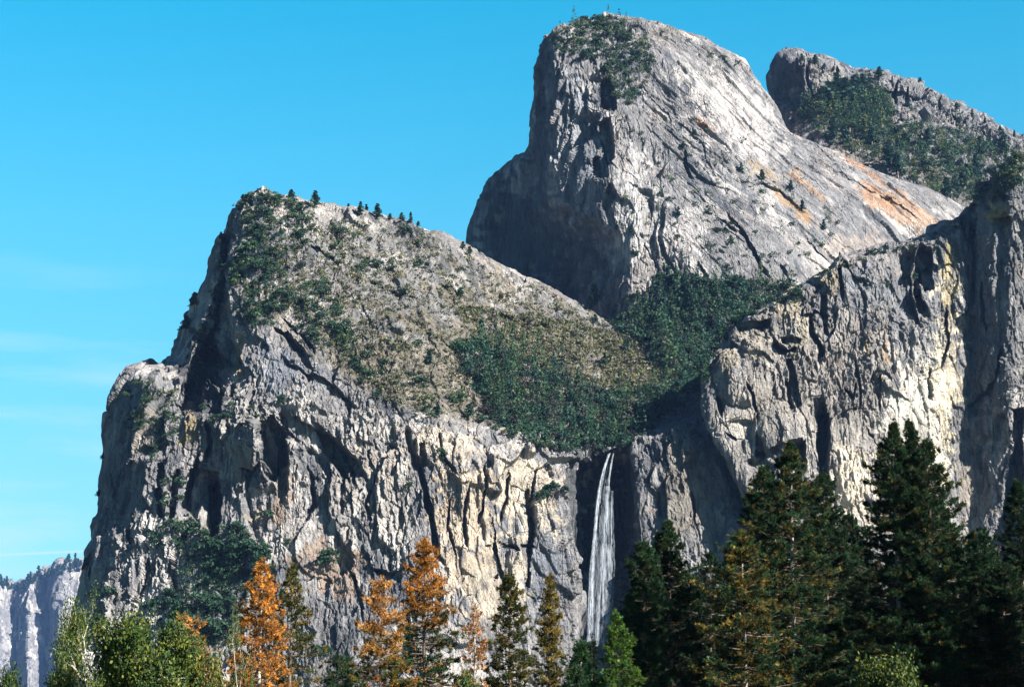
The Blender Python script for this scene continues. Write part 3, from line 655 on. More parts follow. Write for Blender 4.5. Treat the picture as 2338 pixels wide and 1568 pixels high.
def unit(v): return v / (np.linalg.norm(v, axis=-1, keepdims=True) + 1e-9)
def needles(C, D, cols, k, L, w, rng, spread=1.0):
    n = len(C); d = unit(D[:, None, :] * 0.75 + rng.normal(size=(n, k, 3)) * 0.62 * spread)
    Ls = L * rng.uniform(0.7, 1.2, (n, k, 1)); s = unit(np.cross(d, rng.normal(size=(n, k, 3)))) * w
    b = C[:, None, :] - d * 0.05
    V = np.stack([b - s, b + s, b + d * Ls], 2).reshape(-1, 3)
    c = np.repeat(np.repeat(cols[:, None, :], k, 1) * rng.uniform(0.75, 1.25, (n, k, 1)), 3, 1).reshape(-1, 3)
    return V, np.arange(len(V)).reshape(-1, 3), c
def leaves(C, size, cols, rng, up=0.0, aspect=0.6):
    n = len(C); a = unit(rng.normal(size=(n, 3))); b = unit(np.cross(a, rng.normal(size=(n, 3)) + np.array([0, 0, up])))
    s = (size * rng.uniform(0.6, 1.3, n))[:, None]
    V = np.stack([C - a * s, C + b * s * aspect, C + a * s, C - b * s * aspect], 1).reshape(-1, 3)
    return V, np.arange(len(V)).reshape(-1, 4), np.repeat(cols * rng.uniform(0.75, 1.25, (n, 1)), 4, 0)
class Acc:
    def __init__(s): s.V = []; s.F = []; s.C = []; s.n = 0
    def add(s, V, Fc, C=None):
        s.V.append(V); s.F.append(Fc + s.n); s.n += len(V)
        if C is not None: s.C.append(C)
    def mesh(s, name, smooth=False):
        ks = sorted({f.shape[1] for f in s.F})
        return mesh_np(name, np.concatenate(s.V), [np.concatenate([f for f in s.F if f.shape[1] == k]) for k in ks], smooth,
                       np.concatenate(s.C) if s.C else None)
def tube(acc, pts, rad, k=5):
    pts = np.asarray(pts, float); rad = np.asarray(rad, float)
    t = unit(np.gradient(pts, axis=0)); ref = np.where(np.abs(t[:, 2:3]) > 0.8, [[1.0, 0, 0]], [[0, 0, 1.0]])
    u = unit(np.cross(t, ref)); v = np.cross(t, u)
    an = np.arange(k) * 2 * math.pi / k
    V = pts[:, None, :] + rad[:, None, None] * (np.cos(an)[None, :, None] * u[:, None, :] + np.sin(an)[None, :, None] * v[:, None, :])
    i = np.arange(len(pts) * k).reshape(len(pts), k)
    q = np.stack([i[:-1], np.roll(i[:-1], -1, 1), np.roll(i[1:], -1, 1), i[1:]], -1).reshape(-1, 4)
    acc.add(V.reshape(-1, 3), q)

# ---- small far plants: unit sized meshes, crown and trunk
def far_shrub(seed, tone):
    r = np.random.default_rng(seed); A = Acc()
    nl = r.integers(6, 10); cen = r.normal(size=(nl, 3)) * [0.42, 0.36, 0.2] + [0, 0, 0.42]; rad = r.uniform(0.26, 0.5, nl)
    C = []; K = []
    for c, q in zip(cen, rad):
        m = int(120 * q); d = unit(r.normal(size=(m, 3))); d[:, 2] = np.abs(d[:, 2]) * 1.0 - 0.25
        C.append(c + d * q * r.uniform(0.6, 1.05, (m, 1))); K.append(np.tile(np.array(tone) * r.uniform(0.7, 1.35), (m, 1)))
    C = np.concatenate(C); C[:, 2] = np.maximum(C[:, 2], 0.0)
    A.add(*leaves(C, 0.13, np.concatenate(K), r))
    return A.mesh('crown')
def far_conifer(seed, tone, slim=0.2, bare=0.15):
    r = np.random.default_rng(seed); A = Acc(); nl = 17
    C = []
    for i in range(nl):
        h = bare + (1 - bare) * (i / nl) ** 0.95; R = slim * (1 - (h - bare) / (1 - bare)) ** 0.8 + 0.015
        for b in range(r.integers(5, 9)):
            a = r.uniform(0, 6.28); L = R * r.uniform(0.5, 1.25)
            for t in np.linspace(0.25, 1, 4):
                C.append([math.cos(a) * L * t, math.sin(a) * L * t, h + 0.25 * L * (1 - t) - 0.12 * L * t + r.normal() * 0.008])
    C = np.array(C); A.add(*leaves(C, 0.05, np.tile(np.array(tone), (len(C), 1)), r, 0, 0.8))
    return A.mesh('crown')
def far_trunk(seed, bend=0.02):
    r = np.random.default_rng(seed); A = Acc()
    z = np.linspace(-0.05, 0.97, 6); p = np.stack([np.cumsum(r.normal(size=6)) * bend * 0.4, np.cumsum(r.normal(size=6)) * bend * 0.4, z], 1)
    tube(A, p, np.interp(z, [0, 1], [0.022, 0.004]), 5); return A.mesh('trunk')
def shrub_trunk(seed):
    r = np.random.default_rng(seed); A = Acc()
    for q in range(3):
        a = r.uniform(0, 6.28); d = np.array([math.cos(a) * 0.3, math.sin(a) * 0.3, 0.5])
        tube(A, np.array([[0, 0, -0.12], [0, 0, 0.05], d * 0.6, d]), [0.05, 0.045, 0.03, 0.015], 4)
    return A.mesh('trunk')
DG = (0.018, 0.045, 0.024); MG = (0.03, 0.06, 0.026); OG = (0.06, 0.075, 0.028); YG = (0.10, 0.11, 0.03); CG = (0.014, 0.04, 0.028); BR = (0.12, 0.07, 0.03)
SH = [far_shrub(100 + i, t) for i, t in enumerate([DG, DG, MG, MG, DG, OG, OG])]
SHT = [shrub_trunk(i) for i in range(3)]
CO = [far_conifer(200 + i, t, s, b) for i, (t, s, b) in enumerate([(CG, 0.17, 0.12), (CG, 0.21, 0.2), (CG, 0.14, 0.08), (DG, 0.25, 0.3), (CG, 0.19, 0.45)])]
COT = [far_trunk(i) for i in range(3)]
prng = np.random.default_rng(7)
def plant(kind, x, y, size, label, group, var=None, cat=None, sink=0.06, sq=1.0):
    """kind shrub: size = width in picture units; conifer: size = height"""
    P, N = surf(x, y)
    if P is None: return
    m = size * P[1] / F
    shrub = kind == 'shrub'
    o = bpy.data.objects.new('shrub' if shrub else 'conifer_tree', None); SC.collection.objects.link(o)
    sc = m * 0.62 if shrub else m
    o.location = P + np.array([0, 0, -sink * sc]) - (np.array([0, sc * 0.25, 0]) if shrub else 0)
    o.scale = (sc, sc, sc * sq) if shrub else (sc * 1.5, sc * 1.5, sc); o.rotation_euler = (0, 0, prng.uniform(0, 6.28)); o.empty_display_size = 0.5
    props(o, label, cat or ('shrub' if shrub else 'conifer'), group)
    MS = SH if shrub else CO; TS = SHT if shrub else COT
    v = prng.integers(len(MS)) if var is None else var
    link('crown', MS[v], M_LEAF, o); link('trunk', TS[prng.integers(len(TS))], M_BARK, o)

# individually visible conifers on skylines and slopes: x, foot y, height, variant
GRID_NAMES = {(0, 0): 'upper left', (1, 0): 'upper middle', (2, 0): 'upper right', (0, 1): 'left', (1, 1): 'middle', (2, 1): 'right',
              (0, 2): 'lower left', (1, 2): 'lower middle', (2, 2): 'lower right'}
def spot(x, y, box):
    return GRID_NAMES[(min(2, max(0, int(3 * (x - box[0]) / (box[2] - box[0])))), min(2, max(0, int(3 * (y - box[1]) / (box[3] - box[1])))))]
CON = [
 ('skyline conifers on the left rock', 'dark skyline conifer of the left rock, {}', [
   (665,462,26,4,'thinnest, by the summit scrub'),(720,470,32,1,'tallest, just right of the summit'),(795,488,22,2,'first of the spaced row'),(824,492,28,0,'left of a close pair'),(836,492,22,2,'right of a close pair'),(861,496,30,1,'broadest, mid ridge'),(888,500,14,3,'small, beyond the broadest'),(915,502,18,3,'flat topped'),(938,505,20,2,'pointed, second from the end'),(962,510,12,3,'last and smallest')]),
 ('conifers leaning out of the left flank', 'dark conifer on the left rock\'s steep left edge, {}', [
   (444,705,34,3,'upper of two in profile'),(424,758,34,3,'lower of two in profile'),(505,545,16,1,'high by the summit'),(236,1050,16,3,'low on the wall'),(222,1140,20,4,'lowest on the wall')]),
 ('conifers where the ridge meets the dome', 'dark conifer below the dome\'s shadowed face, {}', [
   (1056,568,20,3,'leftmost'),(1073,580,22,3,'touching the ridge'),(1200,642,10,2,'mid ridge'),(1356,695,54,2,'tall and narrow, alone')]),
 ('trees on the slope of the left rock', 'conifer on the scrubby slope of the left rock, {}', [
   (1050,680,24,3,'beside the pink outcrop'),(980,830,28,1,'left of the dark wood'),(1070,955,30,3,'above the cliff edge'),(1485,830,30,0,'among the scrub right of the wood'),(1430,800,26,1,'upper right'),(1380,830,24,0,'in the olive scrub'),(820,850,24,3,'below the rocky band'),(1000,950,26,1,'at the cliff edge'),(1360,740,20,3,'just under the ridge')]),
 ('conifers on the dome\'s right slab', 'dark conifer on the pale slab of the dome, {}', [
   (1805,432,24,0,'high right'),(1740,410,26,1,'below the tan patch'),(1692,392,26,0,'in the middle crack'),(1585,310,18,3,'by the orange streak'),(1560,340,20,3,'above the black crack'),(1442,530,20,3,'left, over the lower wall'),(1550,490,22,0,'centre of the slab'),(1830,480,26,1,'by the orange seam'),(1880,520,22,0,'right of the orange seam'),(1670,560,24,3,'over the lower ledge'),(1525,640,34,1,'on the lower ledge'),(1560,650,30,0,'right on the lower ledge'),(2020,575,18,2,'single, on the cliff rim'),(1445,580,16,3,'small, low left')]),
 ('conifers on the far summit', 'conifer on the far right summit, {}', [
   (2007,180,26,3,'round and alone on the skyline'),(1912,240,78,0,'tallest, left of the grove'),(1930,255,80,4,'tall with a bare pale stem'),(1898,250,72,4,'bare stemmed, front left'),(1950,235,70,1,'bushy, middle of the grove'),(1968,225,60,0,'right side of the grove'),(1985,250,44,1,'low, right of the grove'),(1860,150,22,3,'left on the skyline'),(1830,140,18,3,'nearest the cliff edge'),(1880,235,36,1,'below the cliff'),
   (2185,250,18,3,'beyond the saddle'),(2222,265,18,2,'down the skyline'),(2248,280,14,2,'small on the skyline'),(2285,298,14,3,'far down the skyline'),(2316,310,14,2,'last on the skyline'),(2240,350,44,0,'on the green slope'),(2120,335,46,1,'middle of the green slope'),(2025,380,60,0,'front of the slope, left'),(2050,400,54,1,'front of the slope, second'),(2290,345,40,0,'right on the green slope'),(2230,400,54,2,'pale stemmed, lower right'),(2200,430,44,1,'just above the cliff spur'),(2160,445,46,0,'left of the cliff spur'),(1990,330,44,1,'left end of the green slope'),(1900,310,40,0,'over the slab edge'),(1930,330,40,1,'over the slab edge, right'),(2100,190,14,3,'tiny, between the notches')])]
for group, lab, items in CON:
    for x, y, h, v, w in items:
        plant('conifer', x, y + 2, h * (1.15 if h > 40 or 'dome' in group else 1.35), lab.format(w), group, v)
# shrubs: region name, polygon, count, size range, variants
REG = [
 ('summit of the left rock', [(548,458),(600,444),(720,472),(740,520),(690,560),(640,530),(560,500)], 34, (14, 34), (0, 1, 2)),
 ('left shoulder of the left rock', [(545,510),(600,520),(640,600),(650,700),(620,760),(550,720),(535,600)], 30, (20, 46), (0, 1, 3, 4)),
 ('upper slope of the left rock', [(620,560),(760,520),(920,520),(1000,560),(960,640),(780,640),(660,620)], 26, (12, 34), (0, 2, 3, 4)),
 ('stony band of the left rock', [(620,650),(760,680),(800,800),(780,830),(690,760),(640,740)], 14, (16, 40), (0, 1, 4)),
 ('lower slope above the cliff', [(780,760),(980,780),(1080,900),(1100,970),(900,950),(830,880)], 28, (14, 36), (0, 1, 2, 5)),
 ('ledges down the dark gully', [(530,480),(560,560),(520,700),(470,840),(400,960),(380,900),(440,780),(490,650)], 20, (14, 30), (0, 1)),
 ('left tower of the left rock', [(270,900),(330,860),(400,880),(400,960),(300,980),(255,960)], 16, (12, 28), (2, 5, 0)),
 ('ledge halfway up the left wall', [(460,930),(580,925),(590,960),(470,965)], 6, (16, 30), (0, 1)),
 ('crack in the left wall', [(375,1060),(420,1090),(420,1240),(370,1260),(340,1240),(370,1180)], 15, (14, 34), (0, 1, 4)),
 ('wooded bench low on the left wall', [(410,1210),(560,1210),(620,1280),(580,1330),(500,1350),(430,1330),(400,1260)], 26, (28, 60), (0, 1, 4)),
 ('foot of the left wall', [(380,1340),(540,1340),(560,1440),(500,1480),(390,1460),(340,1390)], 22, (28, 64), (0, 1, 4)),
 ('top of the dome', [(1250,90),(1300,52),(1400,40),(1460,60),(1440,110),(1340,120),(1262,110)], 32, (14, 32), (0, 1, 2)),
 ('gully below the dome top', [(1290,120),(1460,110),(1500,160),(1440,240),(1390,240),(1380,150)], 20, (14, 34), (0, 1, 4)),
 ('ridge line right of the dome top', [(1500,70),(1690,140),(1690,160),(1600,120),(1510,90)], 10, (8, 16), (2, 5)),
 ('ledge low on the dome', [(1500,640),(1560,630),(1640,650),(1820,640),(1830,680),(1740,700),(1640,690),(1540,680)], 26, (22, 46), (0, 1, 4)),
 ('slabs in the middle of the dome', [(1450,430),(1680,420),(1850,470),(1870,600),(1620,600),(1440,600)], 18, (8, 20), (0, 1)),
 ('rim of the right cliff', [(1860,640),(1960,580),(2080,560),(2180,510),(2190,530),(2090,590),(1960,600),(1880,660)], 14, (10, 20), (0, 2)),
 ('edge of the waterfall wall', [(1130,960),(1300,1020),(1300,1036),(1180,1005),(1100,980)], 12, (12, 26), (0, 5, 2))]
EXTRA = [('right cliff, below the dark notch', 2102, 688, 52), ('right cliff, left of the dark notch', 2030, 655, 20), ('right cliff, beside the cream streak', 2086, 640, 26), ('left wall, over the pale pillar', 700, 0, 0),
 ('left wall, alone on its tan foot', 757, 1283, 56), ('wall just left of the fall', 1262, 1128, 50), ('wall just left of the fall, lower', 1238, 1140, 40), ('cream wall, hanging from a ledge', 1000, 1045, 40),
 ('cream wall, in a crack', 935, 1110, 22), ('left wall, below the grey pillar', 610, 1182, 34), ('left wall, on a small ledge', 650, 915, 30), ('left wall, lower right ledge', 660, 1240, 22),
 ('foot of the left wall, right side', 740, 1500, 50), ('foot of the left wall, far left', 250, 1360, 40), ('left wall, beside the tan corner', 345, 1230, 30), ('cliff rim, over the yellow spur', 2000, 580, 26)]
PUT = []
ri = np.random.default_rng(11)
for nm, poly, cnt, (a, b), vs in REG:
    xs = [p[0] for p in poly]; ys = [p[1] for p in poly]; box = (min(xs), min(ys), max(xs), max(ys)); k = 0; tries = 0; here = []
    while k < cnt and tries < 4000:
        tries += 1; x, y = ri.uniform(box[0], box[2]), ri.uniform(box[1], box[3])
        if not in_poly(x, y, poly): continue
        if any((x - u) ** 2 + (y - v) ** 2 < (0.45 * a) ** 2 for u, v in here): continue
        here.append((x, y)); s = a + (b - a) * ri.random() ** 1.8; k += 1
        size = 'large' if s > a + 0.6 * (b - a) else ('small' if s < a + 0.2 * (b - a) else 'middling')
        plant('shrub', x, y, s, f'{size} dark shrub, {spot(x, y, box)} of the {nm}', f'shrubs on the {nm}', int(ri.choice(vs)))
for nm, x, y, s in EXTRA:
    if s: plant('shrub', x, y, s, f'dark green bush on the {nm}', 'single bushes on the walls', int(ri.integers(0, 2)))

# far ridge conifers
for i in range(46):
    x = -10 + i * 4.6 + ri.uniform(-2, 2); y = float(np.interp(x, [p[0] for p in sil], [p[1] for p in sil])) + ri.uniform(2, 22)
    plant('conifer', x, y, ri.uniform(13, 27), 'tiny conifer on the crest of the distant hazy ridge', 'conifers on the distant ridge', int(ri.integers(0, 3)))

# ---- masses nobody could count
def crowns_mesh(name, polys, n, size, tones, per, lsz, seed, conif=0.0, flat=0.75):
    r = np.random.default_rng(seed); A = Acc(); k = 0; tries = 0
    while k < n and tries < n * 12:
        tries += 1; po = polys[r.integers(len(polys))] if len(polys) > 1 else polys[0]
        xs = [p[0] for p in po[0]]; ys = [p[1] for p in po[0]]
        x, y = r.uniform(min(xs), max(xs)), r.uniform(min(ys), max(ys))
        if not in_poly(x, y, po[0]): continue
        if r.random() > po[1](x, y): continue
        if name == 'scrub' and in_poly(x, y, WOOD[0][0]) and r.random() > 0.06: continue
        P, N = surf(x, y)
        if P is None: continue
        k += 1; R = (size[0] + (size[1] - size[0]) * r.random() ** 1.7) * P[1] / F / 2; t = np.array(tones[r.integers(len(tones))]) * r.uniform(0.6, 1.45)
        if r.random() < conif:
            h = R * 4.2; u = r.random(per); d = r.uniform(0, 6.28, per); q = R * 0.75 * (1 - u) ** 0.8
            C = np.stack([np.cos(d) * q, np.sin(d) * q, u * h], 1)
        else:
            lob = r.normal(size=(5, 3)) * [0.45, 0.4, 0.22]; li = r.integers(0, 5, per)
            d = unit(r.normal(size=(per, 3))); C = (lob[li] + d * 0.55 * r.uniform(0.6, 1, (per, 1))) * R; C[:, 2] = np.abs(C[:, 2] + 0.4 * R) * flat
        A.add(*leaves(P + C - np.array([0, 0.3 * R, 0.1 * R]), lsz * R, np.tile(t, (per, 1)), r))
    return A.mesh(name)
nz1 = lambda sx, sd, lo, hi: (lambda x, y: float(sm(fbm(np.array([[x / sx, y / sx, sd]]), 3, 900)[0], lo, hi)))
WOOD = [([(1030,790),(1100,782),(1180,810),(1240,850),(1320,875),(1420,900),(1500,890),(1560,850),(1600,830),(1615,880),(1560,905),(1500,975),(1420,1022),(1310,1032),(1240,1020),(1150,980),(1110,930),(1075,870)], nz1(30, 14.0, -0.65, -0.35)),
        ([(1400,740),(1540,690),(1640,690),(1760,680),(1680,740),(1640,790),(1600,850),(1520,835),(1470,790)], nz1(26, 15.0, -0.95, -0.5))]
o = link('woods', crowns_mesh('woods', WOOD, 2000, (15, 50), [DG, DG, DG, CG, CG, CG, MG, MG, (0.04, 0.036, 0.03), (0.028, 0.048, 0.034)], 150, 0.165, 21, 0.14), M_LEAF)
props(o, 'dark evergreen wood filling the hanging valley above the waterfall', 'wood', None, 'stuff')
BSL = [([(1845,250),(1900,250),(2020,270),(2200,300),(2338,360),(2338,420),(2240,460),(2180,460),(2060,400),(1940,350),(1870,310),(1800,245)], nz1(24, 3.0, -0.75, -0.2)),
       ([(1850,245),(2010,205),(2040,260),(1960,300)], nz1(20, 9.0, -0.6, 0.0))]
o = link('bushes', crowns_mesh('bushes', BSL, 1900, (10, 32), [DG, MG, DG, CG, OG], 70, 0.19, 22, 0.15), M_LEAF)
props(o, 'dense evergreen bushes over the slope of the far right summit', 'bushes', None, 'stuff')
SCR = [([(620,560),(760,500),(960,520),(1060,590),(1330,700),(1420,740),(1500,800),(1590,850),(1500,900),(1300,880),(1180,820),(1080,800),(1080,880),(1110,960),(1000,950),(900,930),(800,850),(700,740),(640,680)], nz1(34, 5.0, -0.75, 0.0)),
       ([(1030,700),(1250,720),(1480,780),(1560,850),(1450,900),(1250,850),(1100,790)], nz1(22, 16.0, -0.55, 0.0))]
o = link('scrub', crowns_mesh('scrub', SCR, 8500, (4, 22), [OG, (0.06, 0.065, 0.035), (0.10, 0.10, 0.04), (0.055, 0.065, 0.035), (0.09, 0.092, 0.055), (0.125, 0.11, 0.065), (0.075, 0.08, 0.05)], 12, 0.34, 23, 0.0, 0.6), M_LEAF)
props(o, 'low olive and grey-green scrub covering the slope of the left rock', 'scrub', None, 'stuff')

THK = [([(640,520),(780,500),(960,530),(1060,600),(1330,710),(1400,750),(1200,800),(1060,790),(1090,950),(930,950),(820,860),(700,720)], nz1(15, 12.0, 0.0, 0.45)),
       ([(545,462),(600,444),(720,475),(700,540),(640,600),(660,700),(620,760),(550,740),(530,640),(548,540)], nz1(22, 4.0, -0.5, 0.1)),
       ([(640,640),(760,640),(820,800),(780,840),(690,760)], nz1(20, 5.0, -0.2, 0.3)),
       ([(405,1200),(560,1200),(625,1290),(580,1340),(560,1450),(480,1490),(380,1470),(350,1390),(420,1330)], nz1(20, 6.0, -0.8, -0.1)),
       ([(1250,92),(1300,50),(1400,38),(1470,62),(1500,160),(1440,240),(1380,230),(1370,130),(1280,120)], nz1(22, 7.0, -0.4, 0.15)),
       ([(1430,300),(1640,260),(1760,380),(1900,470),(1960,600),(1800,640),(1500,640),(1430,560)], nz1(13, 11.0, 0.05, 0.5)),
       ([(1490,640),(1640,640),(1820,640),(1830,690),(1740,705),(1560,690)], nz1(20, 8.0, -0.5, 0.1)),
       ([(255,905),(330,850),(410,900),(405,1000),(370,1060),(420,1230),(350,1250),(380,1100),(300,1000)], nz1(16, 2.0, -0.1, 0.35))]
o = link('thicket', crowns_mesh('thicket', THK, 2600, (8, 24), [DG, MG, DG, CG, OG], 70, 0.19, 24, 0.12), M_LEAF)
props(o, 'low evergreen thicket between the larger shrubs on ledges and summits', 'thicket', None, 'stuff')

# ------------------------------------------------------------------ waterfall
def water_mat(name, dens, sc):
    m, nt, b = mat(name); L = nt.links.new
    b.inputs['Base Color'].default_value = (0.55, 0.61, 0.68, 1); b.inputs['Roughness'].default_value = 0.6
    n = noise_node(nt, sc, (1.0, 1.0, 0.07), 6, 0.65)
    r = nt.nodes.new('ShaderNodeMapRange'); r.inputs[1].default_value = 0.45; r.inputs[2].default_value = 0.70
    r.inputs[3].default_value = 0.0; r.inputs[4].default_value = dens; L(n, r.inputs[0])
    L(r.outputs[0], b.inputs['Alpha'])
    return m
M_W1 = water_mat('falling_water', 0.38, 1.3); M_W2 = water_mat('thin_falling_water', 0.14, 1.0)
M_W3 = water_mat('spray', 0.08, 0.3); M_W4 = water_mat('water_veil', 0.16, 0.6)
fall = bpy.data.objects.new('waterfall', None); SC.collection.objects.link(fall)
P0, _ = surf(1392, 1040); fall.location = P0
props(fall, 'tall white waterfall in long threads down a dark wet recess', 'waterfall')
def lead(x, y): return 1816 - 0.085 * (y - 1035)
def stream(A, path, w0, w1, r, back=0.0):
    """one thread of water: a tapering tube that pulses as it falls"""
    n = 40; ys = np.linspace(path[0][1], path[-1][1], n); xs = np.interp(ys, [p[1] for p in path], [p[0] for p in path])
    for _ in range(3): xs[1:-1] = (xs[:-2] + 2 * xs[1:-1] + xs[2:]) / 4
    xs = xs + np.cumsum(r.normal(size=n)) * 0.16
    P = at(xs, ys, lead(xs, ys) + back) - P0
    pulse = 1 + 0.35 * np.sin(np.linspace(0, r.uniform(10, 22), n) + r.uniform(0, 6)) * r.uniform(0.3, 1)
    tube(A, P, np.interp(np.arange(n), [0, n - 1], [w0, w1]) * pulse * np.interp(np.arange(n), [0, 2, n - 5, n - 1], [0.7, 1, 1, 0.3]), 8)
rw = np.random.default_rng(3)
def jig(path, a0, a1):
    """the same path moved sideways by a0 at the lip and a1 at the foot"""
    y0, y1 = path[0][1], path[-1][1]
    return [(x + a0 + (a1 - a0) * (y - y0) / (y1 - y0), y) for x, y in path]
MAIN = [(1394, 1034), (1384, 1056), (1374, 1090), (1366, 1140), (1360, 1200), (1356, 1260), (1352, 1330), (1349, 1400), (1346, 1475)]
SIDE = [(1399, 1034), (1393, 1060), (1388, 1110), (1384, 1170), (1380, 1230), (1376, 1290), (1372, 1350), (1369, 1410), (1366, 1475)]
LEFT = [(1391, 1036), (1380, 1070), (1370, 1120), (1359, 1190), (1352, 1250), (1346, 1310), (1342, 1380), (1339, 1470)]
EDGE = [(1403, 1036), (1399, 1070), (1396, 1120), (1395, 1160), (1395, 1220), (1395, 1290), (1391, 1360), (1387, 1440)]
core, soft, veil, mist = Acc(), Acc(), Acc(), Acc()
for path, n_, w_, a0, a1 in ((MAIN, 4, 0.26, 3.0, 5), (SIDE, 3, 0.17, 3.0, 8), (LEFT, 2, 0.14, 3, 4)):
    for q in range(n_):
        p_ = jig(path, rw.uniform(-a0, a0), rw.uniform(-a1, a1)); k_ = rw.uniform(0.7, 1.2)
        rs = int(rw.integers(1e6))
        stream(core, p_, w_ * k_ * 0.8, w_ * k_ * 1.2, np.random.default_rng(rs))
        stream(soft, p_, w_ * k_ * 1.7, w_ * k_ * 3.2, np.random.default_rng(rs), 1.2)
        stream(veil, p_, w_ * k_ * 3.0, w_ * k_ * 7.5, np.random.default_rng(rs), 2.5)
for path, a0, a1 in ((LEFT, 2, 6), (LEFT, 2, 6), (EDGE, 2, 8), (EDGE, 2, 6), (EDGE, 3, 14), (SIDE, 4, 16), (SIDE, 4, 16), (SIDE, 4, 18), (MAIN, 4, 10), (MAIN, 3, 9), (EDGE, 3, 18)):
    p_ = jig(path, rw.uniform(-a0, a0), rw.uniform(-a1, a1)); y0 = rw.choice([0, 0, 1, 2, 3]); rs = int(rw.integers(1e6)); k_ = rw.uniform(0.5, 1.0)
    stream(soft, p_[y0:], 0.30 * k_, 0.55 * k_, np.random.default_rng(rs)); stream(veil, p_[y0:], 0.7 * k_, 2.2 * k_, np.random.default_rng(rs), 1.5)
for q in range(9):
    stream(mist, jig(SIDE, rw.uniform(-6, 2), rw.uniform(-26, 22))[2:], 2.2, rw.uniform(6, 10), rw, 5)
for q in range(70):                       # short broken threads inside the fall
    pa, pb = (LEFT, EDGE) if q % 2 else (MAIN, SIDE); f_ = rw.random(); y0 = rw.uniform(1036, 1440); y1 = min(y0 + rw.uniform(20, 110), 1474)
    ys_ = np.linspace(y0, y1, 6); xa = np.interp(ys_, [p[1] for p in pa], [p[0] for p in pa]); xb = np.interp(ys_, [p[1] for p in pb], [p[0] for p in pb])
    stream(core if q % 3 == 0 else soft, list(zip(xa * (1 - f_) + xb * f_, ys_)), rw.uniform(0.06, 0.16), rw.uniform(0.12, 0.32), np.random.default_rng(q), rw.uniform(0, 3))
link('main_stream', core.mesh('main_stream', True), M_W1, fall)
link('thin_streams', soft.mesh('thin_streams', True), M_W2, fall)
link('veil', veil.mesh('veil', True), M_W4, fall)
link('spray', mist.mesh('spray', True), M_W3, fall)

# ------------------------------------------------------------------ foreground trees
GREEN = np.array((0.010, 0.030, 0.011)); OLIVE = np.array((0.034, 0.050, 0.011)); YEL = np.array((0.115, 0.078, 0.014)); RUST = np.array((0.27, 0.105, 0.016)); TAN = np.array((0.30, 0.15, 0.045)); BRT = np.array((0.05, 0.095, 0.012))
def pine(seed, H, prof, paint, dens=1.0, k=14, L=0.38, w=0.034, pale=False, up=0.25, gaps=0.1, top_z=None, tw=0.010):
    """prof(z) = crown radius at height z; paint(z, rng, n) = needle colours; returns meshes for trunk, limbs and crown"""
    r = np.random.default_rng(seed)
    T, B = Acc(), Acc()
    zt = np.linspace(0, H, 16); lean = np.stack([np.cumsum(r.normal(size=16)) * 0.05, np.cumsum(r.normal(size=16)) * 0.05, zt], 1)
    lean[:, :2] *= H / 30
    tube(T, lean, np.interp(zt, [0, H], [H * tw + 0.06, 0.03]), 8)
    axis = lambda z: np.array([np.interp(z, zt, lean[:, 0]), np.interp(z, zt, lean[:, 1]), z])
    C, D, K = [], [], []
    z = max(H * 0.10, 0.8)
    while z < H - 0.25:
        R = prof(z); nb = 3 + (r.random() < 0.6) + (R > 2.5) * (r.random() < 0.6)
        for b in range(nb):
            if r.random() < gaps: continue
            a = r.uniform(0, 6.283); Lb = max(R * (r.uniform(0.55, 1.12) if r.random() < 0.85 else r.uniform(1.1, 1.35)), 0.3)
            rel = z / H; e0 = -0.18 + 0.75 * max(0, rel - 0.45) + r.normal() * 0.14
            t = np.linspace(0, 1, 6); rad = np.array([math.cos(a), math.sin(a), 0])
            P = axis(z) + rad * (Lb * t[:, None] * math.cos(e0)) + np.outer(Lb * (math.sin(e0) * t + up * t * t), [0, 0, 1])
            if Lb > 0.7: tube(B, P, np.linspace(0.012 * Lb + 0.015, 0.008, 6), 4)
            sidev = np.array([-rad[1], rad[0], 0])
            nt_ = max(3, int(Lb * 5.6 * dens + 2)); tt = np.sqrt(r.uniform(0.06, 1.0, nt_))
            base = np.stack([np.interp(tt, t, P[:, q]) for q in range(3)], 1)
            ncl = max(2, int(Lb * 1.9)); ci = r.integers(0, ncl, nt_); ct = np.sqrt(r.uniform(0.08, 1.0, ncl)); cj = r.normal(size=ncl) * 0.20 * Lb * (1.15 - ct)
            tone = np.exp(r.normal(size=ncl) * 0.42)[ci][:, None]
            tt = np.clip(ct[ci] + r.normal(size=nt_) * 0.16 / max(Lb, 0.5), 0.05, 1.05)
            base = np.stack([np.interp(tt, t, P[:, q]) for q in range(3)], 1)
            lat_ = cj[ci] + r.normal(size=nt_) * 0.05 * Lb * (1.15 - tt) + r.normal(size=nt_) * 0.16
            c = base + sidev * lat_[:, None] + np.array([0, 0, 1]) * (r.normal(size=nt_) * 0.13 + np.abs(lat_) * 0.12)[:, None]
            d = rad * 0.8 + sidev * np.sign(lat_)[:, None] * 0.5 + np.array([0, 0, 0.55])
            C.append(c); D.append(np.broadcast_to(d, c.shape)); K.append(paint(c[:, 2], r, nt_) * tone)
        z += (0.18 + 0.10 * R) * r.uniform(0.7, 1.3) / dens ** 0.5 * 0.62
    c0 = axis(H - 0.1)[None] + r.normal(size=(8, 3)) * [0.1, 0.1, 0.3]
    C.append(c0); D.append(np.tile([0, 0, 1.0], (8, 1))); K.append(paint(c0[:, 2], r, 8))
    C, D, K = np.concatenate(C), np.concatenate(D), np.concatenate(K)
    N = Acc(); N.add(*needles(C, D, K, k, L, w, r))
    return T.mesh('trunk', True), (B.mesh('limbs') if B.n else None), N.mesh('crown'), len(C)
